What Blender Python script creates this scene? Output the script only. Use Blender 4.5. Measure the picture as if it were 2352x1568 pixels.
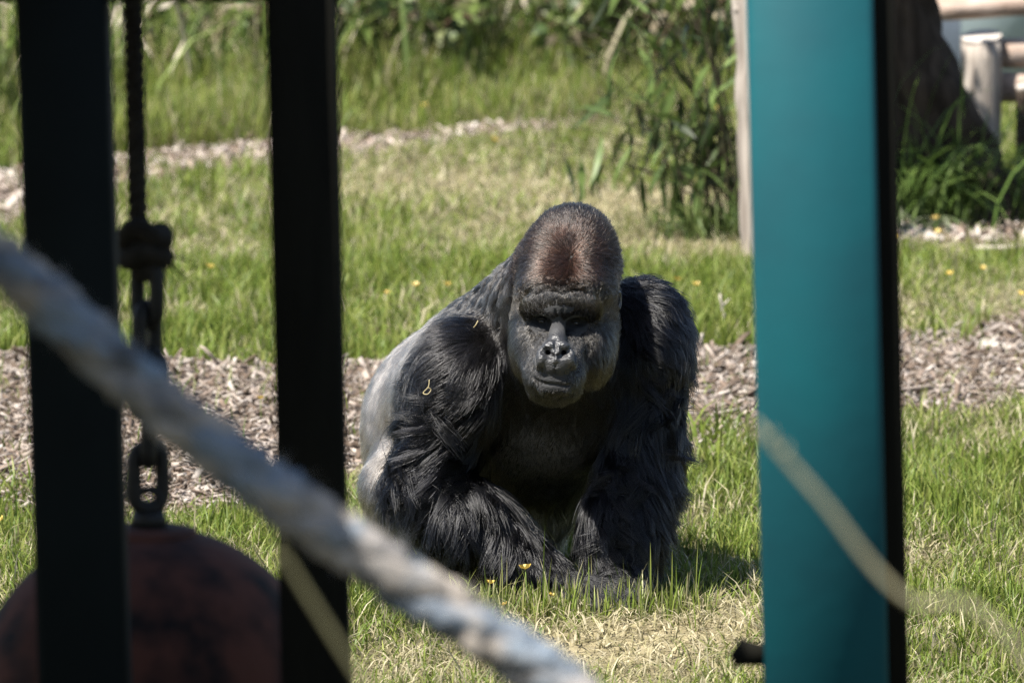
import bpy, bmesh, math
import numpy as np
from mathutils import Vector

# ------------------------------------------------------------------ scene, camera, light
sc = bpy.context.scene
for o in list(bpy.data.objects):
    bpy.data.objects.remove(o)
R = math.radians
rng = np.random.default_rng(7)

CAM = np.array((0.0, -16.0, 2.7))
FPX = 5920.0                      # focal length in pixels of a 1024 px wide frame
PITCH = R(7.03)
cd = bpy.data.cameras.new('camera')
cam = bpy.data.objects.new('camera', cd)
sc.collection.objects.link(cam)
cam.location = CAM
cam.rotation_euler = (math.pi / 2 - PITCH, 0, 0)
cd.sensor_width = 36
cd.lens = FPX * 36 / 1024
cd.clip_start = 0.1
cd.clip_end = 2000
cd.dof.use_dof = True
cd.dof.focus_distance = 15.85
cd.dof.aperture_fstop = 5.0
sc.camera = cam

SUN = np.array((-0.47, -0.41, 1.0)); SUN /= np.linalg.norm(SUN)     # towards the sun
elev = math.asin(SUN[2])
w = bpy.data.worlds.new('World'); sc.world = w; w.use_nodes = True
nt = w.node_tree
bg = nt.nodes['Background']
sky = nt.nodes.new('ShaderNodeTexSky')
sky.sky_type = 'NISHITA'; sky.sun_disc = False
sky.sun_elevation = elev
sky.sun_rotation = math.atan2(SUN[0], SUN[1])
nt.links.new(sky.outputs[0], bg.inputs[0])
bg.inputs[1].default_value = 0.070
sl = bpy.data.lights.new('sun', 'SUN')
sl.energy = 4.9; sl.angle = R(0.53); sl.color = (1.0, 0.95, 0.87)
so = bpy.data.objects.new('sun', sl); sc.collection.objects.link(so)
so.rotation_euler = Vector(SUN).to_track_quat('Z', 'Y').to_euler()
vs = sc.view_settings
vs.view_transform = 'Standard'; vs.look = 'None'; vs.exposure = 1.5; vs.gamma = 1.0
vs.use_curve_mapping = False
sc.cycles.use_denoising = True
sc.cycles.denoiser = 'OPENIMAGEDENOISE'
sc.cycles.denoising_input_passes = 'RGB_ALBEDO_NORMAL'
sc.cycles.denoising_prefilter = 'NONE'
sc.cycles.max_bounces = 8
sc.cycles.transparent_max_bounces = 8

# ------------------------------------------------------------------ helpers
K = 2352.0 / 1024.0
FD = FPX * K
CP, SP = math.cos(PITCH), math.sin(PITCH)

def ray(px, py):
    u = (px - 1176.0) / FD; v = (784.0 - py) / FD
    return np.array((u, CP + v * SP, -SP + v * CP))

def P(px, py, Y):
    """the point at depth Y (metres beyond the gorilla's hands) on the sight line of a spot in the photograph"""
    d = ray(px, py)
    return CAM + d * ((Y - CAM[1]) / d[1])

def GND(px, py, z=0.0):
    d = ray(px, py)
    return CAM + d * ((z - CAM[2]) / d[2])

def project(p):
    q = np.asarray(p) - CAM
    dep = q[..., 1] * CP - q[..., 2] * SP
    up = q[..., 1] * SP + q[..., 2] * CP
    return 1176 + FD * q[..., 0] / dep, 784 - FD * up / dep

def hash01(*ints):
    h = np.zeros_like(ints[0], dtype=np.uint64)
    for k, i in enumerate(ints):
        h = (h ^ (i.astype(np.int64).astype(np.uint64) * np.uint64([73856093, 19349663, 83492791, 2654435761][k])))
        h = (h * np.uint64(6364136223846793005) + np.uint64(1442695040888963407))
    h ^= h >> np.uint64(33)
    return (h & np.uint64(0xFFFFFF)).astype(np.float64) / float(0xFFFFFF)

def vnoise2(x, y, seed=0):
    xi = np.floor(x); yi = np.floor(y); fx = x - xi; fy = y - yi
    fx = fx * fx * (3 - 2 * fx); fy = fy * fy * (3 - 2 * fy)
    s = np.full(xi.shape, seed)
    a = hash01(xi, yi, s); b = hash01(xi + 1, yi, s); c = hash01(xi, yi + 1, s); d = hash01(xi + 1, yi + 1, s)
    return (a * (1 - fx) + b * fx) * (1 - fy) + (c * (1 - fx) + d * fx) * fy

def fbm2(x, y, seed=0, n=3):
    t = 0; amp = 1; tot = 0
    for k in range(n):
        t = t + amp * vnoise2(x * 2 ** k, y * 2 ** k, seed + k); tot += amp; amp *= 0.55
    return t / tot

def vnoise3(p, seed=0):
    i = np.floor(p); f = p - i; f = f * f * (3 - 2 * f)
    s = np.full(len(p), seed); r = 0
    for dx in (0, 1):
        for dy in (0, 1):
            for dz in (0, 1):
                wgt = (f[:, 0] if dx else 1 - f[:, 0]) * (f[:, 1] if dy else 1 - f[:, 1]) * (f[:, 2] if dz else 1 - f[:, 2])
                r = r + wgt * hash01(i[:, 0] + dx, i[:, 1] + dy, i[:, 2] + dz, s)
    return r

def norm(v):
    return v / np.maximum(np.linalg.norm(v, axis=-1, keepdims=True), 1e-9)

def mesh_np(name, verts, faces, mat=None, parent=None, col=None, smooth=False, loc=None):
    """faces: (n,k) array or a list of such arrays; col: (nverts,3) colour attribute 'col'"""
    if not isinstance(faces, list): faces = [faces]
    faces = [np.asarray(f, dtype=np.int32) for f in faces if len(f)]
    me = bpy.data.meshes.new(name)
    verts = np.asarray(verts, dtype=np.float32)
    me.vertices.add(len(verts)); me.vertices.foreach_set('co', verts.ravel())
    nl = sum(f.size for f in faces); npoly = sum(len(f) for f in faces)
    me.loops.add(nl); me.polygons.add(npoly)
    me.loops.foreach_set('vertex_index', np.concatenate([f.ravel() for f in faces]))
    tot = np.concatenate([np.full(len(f), f.shape[1], dtype=np.int32) for f in faces])
    start = np.concatenate([[0], np.cumsum(tot)[:-1]]).astype(np.int32)
    me.polygons.foreach_set('loop_start', start)
    me.update(calc_edges=True)
    if smooth:
        me.polygons.foreach_set('use_smooth', np.ones(npoly, dtype=bool))
    if col is not None:
        a = me.attributes.new('col', 'FLOAT_COLOR', 'POINT')
        c = np.ones((len(verts), 4), dtype=np.float32); c[:, :3] = col
        a.data.foreach_set('color', c.ravel())
    me.validate()
    ob = bpy.data.objects.new(name, me)
    sc.collection.objects.link(ob)
    if mat: me.materials.append(mat)
    if parent is not None: ob.parent = parent
    if loc is not None: ob.location = loc
    return ob

def tag(o, label=None, cat=None, group=None, kind=None):
    if label: o['label'] = label
    if cat: o['category'] = cat
    if group: o['group'] = group
    if kind: o['kind'] = kind
    return o

def empty(name, loc):
    o = bpy.data.objects.new(name, None); sc.collection.objects.link(o); o.location = loc
    return o

def copy_thing(o):
    c = o.copy(); sc.collection.objects.link(c)
    for ch in list(o.children):
        d = ch.copy(); sc.collection.objects.link(d); d.parent = c
    return c

class MB:
    """collects shapes for one mesh"""
    def __init__(self): self.v = []; self.q = []; self.t = []; self.c = []; self.n = 0
    def add(self, v, q=None, t=None, c=None):
        v = np.asarray(v, float)
        self.v.append(v)
        if q is not None and len(q): self.q.append(np.asarray(q) + self.n)
        if t is not None and len(t): self.t.append(np.asarray(t) + self.n)
        self.c.append(np.broadcast_to(np.asarray(c if c is not None else (1, 1, 1), float), (len(v), 3)))
        self.n += len(v)
        return self
    def tube(self, pts, rad, seg=10, c=None, cap=True, wob=0.0, seed=0):
        pts = np.asarray(pts, float); n = len(pts)
        rad = np.broadcast_to(np.asarray(rad, float), (n,))
        tan = norm(np.gradient(pts, axis=0))
        up = np.array((0, 0, 1.0)) if abs(tan[0][2]) < 0.9 else np.array((0, 1.0, 0))
        vs_ = []
        for i in range(n):
            s = norm(np.cross(tan[i], up)); up = norm(np.cross(s, tan[i]))
            a = np.linspace(0, 2 * np.pi, seg, endpoint=False)
            rr = rad[i] * np.ones(seg)
            if wob:
                rr = rr * (1 + wob * (vnoise2(np.cos(a) * 1.5 + 5, np.sin(a) * 1.5 + i * 0.35 + 3, seed) - .5) * 2)
            vs_.append(pts[i] + rr[:, None] * (np.cos(a)[:, None] * s + np.sin(a)[:, None] * up))
        v = np.concatenate(vs_)
        q = []
        for i in range(n - 1):
            for j in range(seg):
                q.append((i * seg + j, i * seg + (j + 1) % seg, (i + 1) * seg + (j + 1) % seg, (i + 1) * seg + j))
        t = []
        if cap:
            v = np.concatenate([v, pts[:1], pts[-1:]])
            a, b = n * seg, n * seg + 1
            for j in range(seg):
                t.append((a, (j + 1) % seg, j)); t.append((b, (n - 1) * seg + j, (n - 1) * seg + (j + 1) % seg))
        return self.add(v, q, t, c)
    def box(self, lo, hi, c=None):
        x0, y0, z0 = lo; x1, y1, z1 = hi
        v = [(x0, y0, z0), (x1, y0, z0), (x1, y1, z0), (x0, y1, z0), (x0, y0, z1), (x1, y0, z1), (x1, y1, z1), (x0, y1, z1)]
        return self.add(v, [(0, 3, 2, 1), (4, 5, 6, 7), (0, 1, 5, 4), (1, 2, 6, 5), (2, 3, 7, 6), (3, 0, 4, 7)], None, c)
    def build(self, name, mat, parent=None, smooth=True, loc=None, col=False):
        v = np.concatenate(self.v)
        f = []
        if self.q: f.append(np.concatenate(self.q))
        if self.t: f.append(np.concatenate(self.t))
        return mesh_np(name, v, f, mat, parent, np.concatenate(self.c) if col else None, smooth, loc)

# ------------------------------------------------------------------ materials
MATS = {}
def mat(name, base=(.5, .5, .5), rough=.7, attr=None, var=0.0, scale=20.0, bump=0.0, bscale=60.0, trans=0.0,
        dark=None, stretch=(1, 1, 1), spec=.5, detail=6.0, lo=.35, hi=.65):
    m = bpy.data.materials.new(name); m.use_nodes = True
    n = m.node_tree; L = n.links
    bs = n.nodes['Principled BSDF']
    bs.inputs['Roughness'].default_value = rough
    bs.inputs['Specular IOR Level'].default_value = spec
    if attr:
        a = n.nodes.new('ShaderNodeAttribute'); a.attribute_name = attr; csock = a.outputs['Color']
    else:
        rgb = n.nodes.new('ShaderNodeRGB'); rgb.outputs[0].default_value = (*base, 1); csock = rgb.outputs[0]
    tc = n.nodes.new('ShaderNodeTexCoord')
    mp = n.nodes.new('ShaderNodeMapping'); mp.inputs['Scale'].default_value = stretch
    L.new(tc.outputs['Object'], mp.inputs[0])
    if dark is not None or var:
        ns = n.nodes.new('ShaderNodeTexNoise'); ns.inputs['Scale'].default_value = scale; ns.inputs['Detail'].default_value = detail
        L.new(mp.outputs[0], ns.inputs['Vector'])
        mr = n.nodes.new('ShaderNodeMapRange'); mr.inputs['From Min'].default_value = lo; mr.inputs['From Max'].default_value = hi
        L.new(ns.outputs['Fac'], mr.inputs['Value'])
        mx = n.nodes.new('ShaderNodeMix'); mx.data_type = 'RGBA'
        L.new(mr.outputs[0], mx.inputs[0])
        if dark is not None:
            mx.inputs['A'].default_value = (*dark, 1); L.new(csock, mx.inputs['B'])
        else:
            mul = n.nodes.new('ShaderNodeMix'); mul.data_type = 'RGBA'; mul.blend_type = 'MULTIPLY'; mul.inputs[0].default_value = 1
            L.new(csock, mul.inputs['A']); mul.inputs['B'].default_value = (1 - var, 1 - var, 1 - var, 1)
            L.new(mul.outputs['Result'], mx.inputs['A']); L.new(csock, mx.inputs['B'])
        csock = mx.outputs['Result']
    L.new(csock, bs.inputs['Base Color'])
    if bump:
        nb = n.nodes.new('ShaderNodeTexNoise'); nb.inputs['Scale'].default_value = bscale; nb.inputs['Detail'].default_value = 8
        L.new(mp.outputs[0], nb.inputs['Vector'])
        b = n.nodes.new('ShaderNodeBump'); b.inputs['Strength'].default_value = bump; b.inputs['Distance'].default_value = .01
        L.new(nb.outputs['Fac'], b.inputs['Height']); L.new(b.outputs[0], bs.inputs['Normal'])
    if trans:
        tr = n.nodes.new('ShaderNodeBsdfTranslucent'); L.new(csock, tr.inputs['Color'])
        ms = n.nodes.new('ShaderNodeMixShader'); ms.inputs[0].default_value = trans
        L.new(bs.outputs[0], ms.inputs[1]); L.new(tr.outputs[0], ms.inputs[2])
        L.new(ms.outputs[0], n.nodes['Material Output'].inputs['Surface'])
    MATS[name] = m
    return m

M_ground = mat('soil_and_thatch', attr='col', rough=.95, var=.45, scale=18, bump=.9, bscale=45, spec=.1)
M_grass = mat('grass_blade', attr='col', rough=.5, trans=.38, spec=.3)
M_leaf = mat('leaf', attr='col', rough=.5, trans=.3, spec=.35, var=.25, scale=30)
M_chip = mat('wood_chip', attr='col', rough=.85, var=.3, scale=80, spec=.15)
M_weather = mat('weathered_wood', (.34, .30, .26), .85, dark=(.19, .16, .135), scale=9, stretch=(4, 4, .35), bump=.5, bscale=30, spec=.2)
M_log = mat('peeled_log', (.40, .32, .27), .8, dark=(.26, .19, .15), scale=7, stretch=(1, 3, 3), bump=.4, bscale=25, spec=.2)
M_cut = mat('sawn_end_grain', (.44, .40, .36), .8, var=.2, scale=25)
M_bark = mat('bark', (.055, .042, .032), .95, dark=(.022, .017, .013), scale=9, stretch=(3, 3, .5), bump=1.0, bscale=25, spec=.1)
M_stalk = mat('dry_stalk', attr='col', rough=.7, var=.2, scale=40, spec=.2, trans=.15)

# ------------------------------------------------------------------ the lie of the land
def poly_world(pts):
    a = np.array([GND(*p)[:2] for p in pts]); return a[np.argsort(a[:, 0])]
NEAR_TOP = poly_world([(-400, 800), (0, 812), (400, 832), (650, 850), (1200, 830), (1600, 802), (1720, 793), (2080, 768), (2352, 742), (2800, 720)])
NEAR_BOT = poly_world([(-400, 1165), (0, 1178), (280, 1195), (540, 1172), (640, 1140), (820, 1100), (1200, 1070), (1600, 1050), (1730, 1020), (2080, 955), (2352, 925), (2800, 890)])
FAR_TOP = poly_world([(-500, 440), (0, 385), (270, 350), (600, 334), (810, 314), (1270, 288), (1600, 272), (2600, 240)])
FAR_BOT = poly_world([(-500, 590), (0, 525), (270, 440), (600, 392), (810, 364), (1050, 340), (1270, 312), (1600, 276), (2600, 242)])
RIGHT_A, RIGHT_B = GND(2060, 565), GND(2500, 480)

def interp(tab, x): return np.interp(x, tab[:, 0], tab[:, 1])

def mulch_amount(x, y):
    """1 on the wood-chip paths, 0 on the grass, ragged edge"""
    e = (fbm2(x * 3.1, y * 1.6, 11) - .5) * .9
    def band(top, bot):
        t = interp(top, x); b = interp(bot, x)
        return np.minimum((y - b), (t - y)) + e * .6
    a = band(NEAR_TOP, NEAR_BOT)
    b = np.minimum(y - interp(FAR_BOT, x), interp(FAR_TOP, x) - y) + e * .9 - .05
    b = np.where(x > 1.0, -1, b)
    r = .75 - np.hypot((x - 2.15) / 1.6, (y - 9.75) / 1.0) + e * .4
    r = np.where(x > .9, r, -1)
    return np.clip(np.maximum(np.maximum(a, b), r) / .12 + .5, 0, 1)

def bank(x, y):
    """height of the grassy bank that rises behind the far path"""
    t = y - (interp(FAR_TOP, x) + .2)
    return np.where(t > 0, np.minimum(t, 9.0) * .16 * np.clip(t / 1.0, 0, 1) * np.clip((2.1 - x) / .6, 0, 1), 0)

def gz(x, y):
    return (fbm2(x * .9, y * .9, 3) - .5) * .05 + (fbm2(x * 4, y * 4, 5) - .5) * .025 + bank(x, y)

BUMPS = [  # straw-coloured patches: spot in the photo, spread in metres across and along, strength
    (1200, 470, 1.3, 1.4, .38), (1550, 480, .9, 1.6, .48), (900, 420, .8, 1.0, .35), (1390, 1480, .35, .5, .75), (1650, 1440, .35, .4, .5),
    (1560, 560, .7, 1.0, .3), (520, 580, .6, .6, .35), (2150, 720, .6, .7, .3), (2250, 1300, .5, .7, .15), (1000, 1530, .4, .4, .25),
]
BUMPS_W = [(GND(a, b)[0], GND(a, b)[1], sx, sy, s) for a, b, sx, sy, s in BUMPS]
def dryness(x, y):
    d = (fbm2(x * 1.3 + 9, y * .9, 21) - .5) * 1.1 + .18 + (fbm2(x * 6, y * 4, 25) - .5) * .8
    for bx, by, sx, sy, s in BUMPS_W:
        d = d + s * np.exp(-((x - bx) / sx) ** 2 - ((y - by) / sy) ** 2)
    return np.clip(d, 0, 1)

def spaced(lo, hi, step, far):
    a = np.arange(lo, hi + step / 2, step)
    g = step * 1.35 ** np.arange(1, 60); g = np.cumsum(g); g = g[g < far]
    return np.concatenate([(lo - g)[::-1], a, hi + g])
gx = spaced(-6, 6, .1, 400); gy = spaced(-3, 26, .12, 600)
X, Y = np.meshgrid(gx, gy)
Z = gz(X, Y)
mu = mulch_amount(X, Y); dr = dryness(X, Y)
soil = np.array((.055, .055, .022)); straw = np.array((.26, .22, .13)); mulchc = np.array((.16, .125, .095))
gc = soil + (straw - soil) * dr[..., None] ** 1.2
gc = gc * (1 - mu[..., None]) + mulchc * mu[..., None]
ny, nx = X.shape
idx = np.arange(nx * ny).reshape(ny, nx)
quads = np.stack([idx[:-1, :-1], idx[:-1, 1:], idx[1:, 1:], idx[1:, :-1]], -1).reshape(-1, 4)
g = mesh_np('ground', np.stack([X, Y, Z], -1).reshape(-1, 3), quads, M_ground, None, gc.reshape(-1, 3), True)
tag(g, 'grassy ground with a rising bank and bare earth under the wood chips', 'ground', kind='structure')

# ------------------------------------------------------------------ blades
def blades(base, height, width, lean, colr, levels=3, tipcol=None, droop=.35, az=None, face=None):
    """ribbon blades as arrays; returns verts, faces(list), colours"""
    n = len(base)
    az = rng.uniform(0, 2 * np.pi, n) if az is None else az
    d = np.stack([np.cos(az), np.sin(az), np.zeros(n)], 1)
    fa = (az + rng.normal(0, .7, n) + np.pi / 2) if face is None else face
    s = np.stack([np.cos(fa), np.sin(fa), np.zeros(n)], 1)
    V = []; C = []
    tip = colr if tipcol is None else tipcol
    for k in range(levels):
        t = k / (levels - 1)
        h = height * (t - droop * lean * t ** 3)
        off = height * lean * t ** 1.8
        c = base + d * off[:, None]; c[:, 2] += h
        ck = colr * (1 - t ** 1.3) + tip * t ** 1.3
        if k == levels - 1:
            V.append(c[:, None]); C.append(ck[:, None])
        else:
            ww = width * (1 - .55 * t ** 2) * .5
            V.append(np.stack([c - s * ww[:, None], c + s * ww[:, None]], 1)); C.append(np.stack([ck, ck], 1))
    V = np.concatenate(V, 1); C = np.concatenate(C, 1)
    per = V.shape[1]
    b = (np.arange(n) * per)[:, None]
    F4 = [b + np.array([[2 * k, 2 * k + 1, 2 * k + 3, 2 * k + 2]]) for k in range(levels - 2)]
    F3 = [b + np.array([[2 * levels - 4, 2 * levels - 3, 2 * levels - 2]])]
    return V.reshape(-1, 3), np.concatenate(F4) if F4 else np.zeros((0, 4), int), np.concatenate(F3), C.reshape(-1, 3)

class Blades:
    def __init__(s): s.v = []; s.q = []; s.t = []; s.c = []; s.n = 0
    def add(s, *a, **k):
        v, q, t, c = blades(*a, **k)
        s.v.append(v); s.q.append(q + s.n); s.t.append(t + s.n); s.c.append(c); s.n += len(v)
    def build(s, name, m, parent=None):
        return mesh_np(name, np.concatenate(s.v), [np.concatenate(s.q), np.concatenate(s.t)], m, parent, np.concatenate(s.c))

GREEN = np.array([(.130, .180, .026), (.165, .205, .036), (.100, .150, .022), (.205, .225, .055)])
STRAW = np.array([(.36, .32, .19), (.44, .39, .26), (.28, .25, .13)])
def grass_col(n, dry):
    gcol = GREEN[rng.integers(0, len(GREEN), n)] * rng.uniform(.75, 1.25, (n, 1))
    scol = STRAW[rng.integers(0, len(STRAW), n)] * rng.uniform(.75, 1.2, (n, 1))
    pick = (rng.uniform(0, 1, n) < dry * 1.0)[:, None]
    return np.where(pick, scol, gcol)

def scatter(n, y0, y1, margin=.6):
    """points over the wedge of ground the photograph looks along"""
    yy = np.sqrt(rng.uniform((y0 + 16) ** 2, (y1 + 16) ** 2, n)) - 16
    half = (yy + 16) * 512 / FPX + margin
    return rng.uniform(-1, 1, n) * half, yy

GB = Blades()
def lawn(n, y0, y1, hmean, wmean, levels):
    x, y = scatter(n, y0, y1)
    mu = mulch_amount(x, y); dr = dryness(x, y)
    tuft = fbm2(x * 5, y * 4, 41)
    keep = rng.uniform(0, 1, n) > np.maximum(mu * .965, (dr - .45) * .8)
    keep &= ~((y > interp(FAR_TOP, x) + .3) & (x < 2.0))
    x, y, dr, tuft = x[keep], y[keep], dr[keep], tuft[keep]; m = len(x)
    h = hmean * rng.lognormal(0, .32, m) * (.45 + 1.1 * tuft) * (1 - .45 * dr)
    z = gz(x, y) - .004
    c = grass_col(m, np.clip(dr * 1.0 - .04, 0, 1))
    lean = np.abs(rng.normal(.42, .3, m)) + .5 * dr
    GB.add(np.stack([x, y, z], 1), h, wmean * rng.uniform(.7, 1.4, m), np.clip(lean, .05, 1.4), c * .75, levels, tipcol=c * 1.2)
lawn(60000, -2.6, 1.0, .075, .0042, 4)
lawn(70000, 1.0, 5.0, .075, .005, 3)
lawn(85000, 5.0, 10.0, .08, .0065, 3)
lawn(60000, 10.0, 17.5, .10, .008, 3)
# dead thatch lying flat in the dry patches
def thatch(n, y0, y1):
    x, y = scatter(n, y0, y1, .5); dr = dryness(x, y)
    keep = (rng.uniform(0, 1, n) < (dr - .25) * 1.4) & (mulch_amount(x, y) < .6); x, y = x[keep], y[keep]; m = len(x)
    c = STRAW[rng.integers(0, 3, m)] * rng.uniform(.7, 1.25, (m, 1))
    GB.add(np.stack([x, y, gz(x, y) + rng.uniform(.002, .03, m)], 1), rng.uniform(.006, .03, m), rng.uniform(.003, .007, m) * (1 + (y + 2) / 14), rng.uniform(2.0, 5.0, m), c, 3, droop=.1)
thatch(30000, -2.6, 3); thatch(36000, 3, 14)
# long fresh tufts in front of the hands
nb_ = 950
x = rng.uniform(-.12, .52, nb_) + rng.normal(0, .04, nb_); y = rng.normal(-.20, .08, nb_)
GB.add(np.stack([x, y, gz(x, y)], 1), rng.lognormal(math.log(.072), .38, nb_), rng.uniform(.003, .005, nb_), np.abs(rng.normal(.2, .15, nb_)), grass_col(nb_, np.full(nb_, .1)) * .85, 4, tipcol=grass_col(nb_, np.full(nb_, .25)) * 1.3)
for cx_, cy_, cnt in ((1650, 1010, 130), (1610, 1080, 90), (845, 1215, 60), (60, 1150, 80), (2150, 990, 60), (340, 400, 50), (2180, 780, 60)):
    b = GND(cx_, cy_); x = rng.normal(b[0], .08, cnt); y = rng.normal(b[1], .14, cnt)
    c = grass_col(cnt, np.full(cnt, .05))
    GB.add(np.stack([x, y, gz(x, y)], 1), rng.lognormal(math.log(.11), .3, cnt), rng.uniform(.004, .010, cnt), np.abs(rng.normal(.5, .3, cnt)), c * .8, 4, tipcol=c * 1.1)
tag(GB.build('grass', M_grass), 'short patchy meadow grass, green with straw-coloured dry patches', 'grass', kind='stuff')

# ------------------------------------------------------------------ wood chips
def chips(n, y0, y1, size, margin=.6):
    x, y = scatter(n, y0, y1, margin)
    mu = mulch_amount(x, y)
    keep = rng.uniform(0, 1, n) < mu ** 1.5; x, y = x[keep], y[keep]; m = len(x)
    L = size * rng.lognormal(0, .55, m); W = L * rng.uniform(.13, .36, m); T = rng.uniform(.002, .006, m)
    a = rng.uniform(0, np.pi, m); tilt = rng.normal(0, .35, m); roll = rng.normal(0, .35, m)
    ex = np.stack([np.cos(a) * np.cos(tilt), np.sin(a) * np.cos(tilt), np.sin(tilt)], 1)
    ey = norm(np.cross(np.stack([np.sin(roll) * -np.sin(a), np.sin(roll) * np.cos(a), np.cos(roll)], 1), ex))
    ez = np.cross(ex, ey)
    c0 = np.stack([x, y, gz(x, y) + .006 + rng.uniform(0, .02, m) + np.abs(np.sin(tilt)) * L * .3], 1)
    V = []
    for sx, sy, sz in ((-1, -.7, -1), (1, -1, -1), (.8, 1, -1), (-1, .8, -1), (-1, -.7, 1), (1, -1, 1), (.8, 1, 1), (-1, .8, 1)):
        V.append(c0 + ex * (sx * L / 2)[:, None] + ey * (sy * W / 2)[:, None] + ez * (sz * T / 2)[:, None])
    V = np.stack(V, 1).reshape(-1, 3)
    b = (np.arange(m) * 8)[:, None]
    F = np.concatenate([b + np.array([f]) for f in ((0, 3, 2, 1), (4, 5, 6, 7), (0, 1, 5, 4), (1, 2, 6, 5), (2, 3, 7, 6), (3, 0, 4, 7))])
    pal = np.array([(.33, .275, .235), (.43, .38, .335), (.24, .185, .15), (.13, .095, .07), (.36, .30, .25), (.30, .255, .225), (.17, .125, .095)])
    c = pal[rng.integers(0, len(pal), m)] * rng.uniform(.7, 1.15, (m, 1)) * (1.3 if y0 > 5 else 1.0)
    return V, F, np.repeat(c, 8, 0)
parts = [chips(60000, .3, 7.5, .026), chips(40000, 7.5, 17, .036)]
V = np.concatenate([p[0] for p in parts]); off = np.cumsum([0] + [len(p[0]) for p in parts[:-1]])
F = np.concatenate([p[1] + o for p, o in zip(parts, off)])
tag(mesh_np('wood_chip_mulch', V, F, M_chip, None, np.concatenate([p[2] for p in parts])), 'pale grey-brown wood chip mulch strewn along the paths', 'mulch', kind='stuff')

# ------------------------------------------------------------------ the bank: tall grass, brambles, dry stems
TG = Blades()
def tall(n, t0, t1, h0, h1, wd, cols, dryp, lean):
    x = rng.uniform(-5.0, 2.1, n); y = interp(FAR_TOP, x) + rng.uniform(t0, t1, n)
    pat = fbm2(x * 1.4, y * 1.2, 61)
    keep = rng.uniform(0, 1, n) < np.clip(pat * 2.2 - .35, .1, 1); x, y, pat = x[keep], y[keep], pat[keep]; m = len(x)
    c = np.array(cols)[rng.integers(0, len(cols), m)] * rng.uniform(.75, 1.25, (m, 1))
    s = STRAW[rng.integers(0, 3, m)] * rng.uniform(.7, 1.1, (m, 1))
    c = np.where((rng.uniform(0, 1, m) < dryp)[:, None], s, c)
    h = rng.uniform(h0, h1, m) * (.6 + .8 * pat)
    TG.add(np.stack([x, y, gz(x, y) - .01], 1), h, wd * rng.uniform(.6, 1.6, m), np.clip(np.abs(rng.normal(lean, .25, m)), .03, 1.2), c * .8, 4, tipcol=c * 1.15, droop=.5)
FRESH = [(.15, .205, .034), (.195, .225, .05), (.11, .16, .028), (.235, .24, .08)]
tall(9000, -.15, .6, .12, .30, .007, FRESH, .22, .4)
tall(26000, .15, 1.5, .16, .34, .0075, FRESH, .12, .35)
tall(18000, 1.2, 7.0, .25, .66, .013, [(.14, .19, .04), (.19, .23, .06), (.09, .14, .03)], .22, .5)
tall(500, .6, 5.0, .5, .85, .022, [(.17, .22, .06), (.12, .17, .05)], .25, .55)
tag(TG.build('tall_meadow_grass', M_grass), 'tall soft meadow grass covering the bank behind the far path', 'tall grass', kind='stuff')

def leaf_cloud(pts, dirs, L, W, c, fold=.25):
    """six-sided leaves: pts (n,3) stalk end, dirs (n,3)"""
    n = len(pts); dirs = norm(dirs)
    s = norm(np.cross(dirs, norm(rng.normal(0, 1, (n, 3)) + np.array((0, 0, 1.6)))))
    up = np.cross(s, dirs)
    V = []
    for t, wd, h in ((0, .08, 0), (.35, 1, .0), (.35, -1, .0), (.72, .62, -.10), (.72, -.62, -.10), (1, 0, -.28)):
        V.append(pts + dirs * (t * L)[:, None] + s * (wd * W / 2)[:, None] + up * ((h * L) + abs(wd) * W * fold * .5)[:, None])
    V = np.stack(V, 1).reshape(-1, 3)
    b = (np.arange(n) * 6)[:, None]
    t = np.concatenate([b + np.array([[0, 1, 2]]), b + np.array([[3, 5, 4]])]); q = b + np.array([[1, 3, 4, 2]])
    return V, q, t, np.repeat(c, 6, 0)

def arch(p0, az, length, rise, n=9, sag=1.0):
    t = np.linspace(0, 1, n)
    r = length * t
    return np.stack([p0[0] + np.cos(az) * r, p0[1] + np.sin(az) * r, p0[2] + rise * (np.sin(t * 2.0 * sag) / np.sin(min(2.0 * sag, 1.57)))], 1)

def bramble(x, y, size, nst, nleaf, cols, label, seed):
    z = float(gz(np.array([x]), np.array([y]))[0])
    root = empty('bramble_bush', (x, y, z))
    st = MB(); lp = []; ld = []
    for k in range(nst):
        az = rng.uniform(0, 2 * np.pi)
        a = arch((rng.normal(0, .08), rng.normal(0, .08), -.02), az, size * rng.uniform(.4, 1.1), size * rng.uniform(.5, 1.0), 9, rng.uniform(.7, 1.2))
        st.tube(a, np.linspace(.008, .003, 9), 5, c=(.16, .10, .07))
        m = nleaf // nst
        i = rng.uniform(1.5, 7.99, m); f = i - np.floor(i); ii = i.astype(int)
        p = a[ii] * (1 - f)[:, None] + a[np.minimum(ii + 1, 8)] * f[:, None]
        d = rng.normal(0, 1, (m, 3)) + np.array((0, -.2, .1)); lp.append(p + norm(d) * rng.uniform(0, .09, (m, 1))); ld.append(d)
    lp = np.concatenate(lp); ld = np.concatenate(ld); m = len(lp)
    c = np.array(cols)[rng.integers(0, len(cols), m)] * rng.uniform(.7, 1.25, (m, 1))
    st.build('stem', M_stalk, root, col=True)
    v, q, t, cc = leaf_cloud(lp, ld, rng.uniform(.06, .14, m), rng.uniform(.04, .08, m), c)
    tag(mesh_np('foliage', v, [q, t], M_leaf, root, cc), kind='stuff')
    tag(root, label, 'bush', 'bramble bushes on the bank')
BR = [(.11, .16, .04), (.15, .20, .055), (.05, .08, .022), (.20, .225, .09), (.30, .25, .17)]
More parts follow.
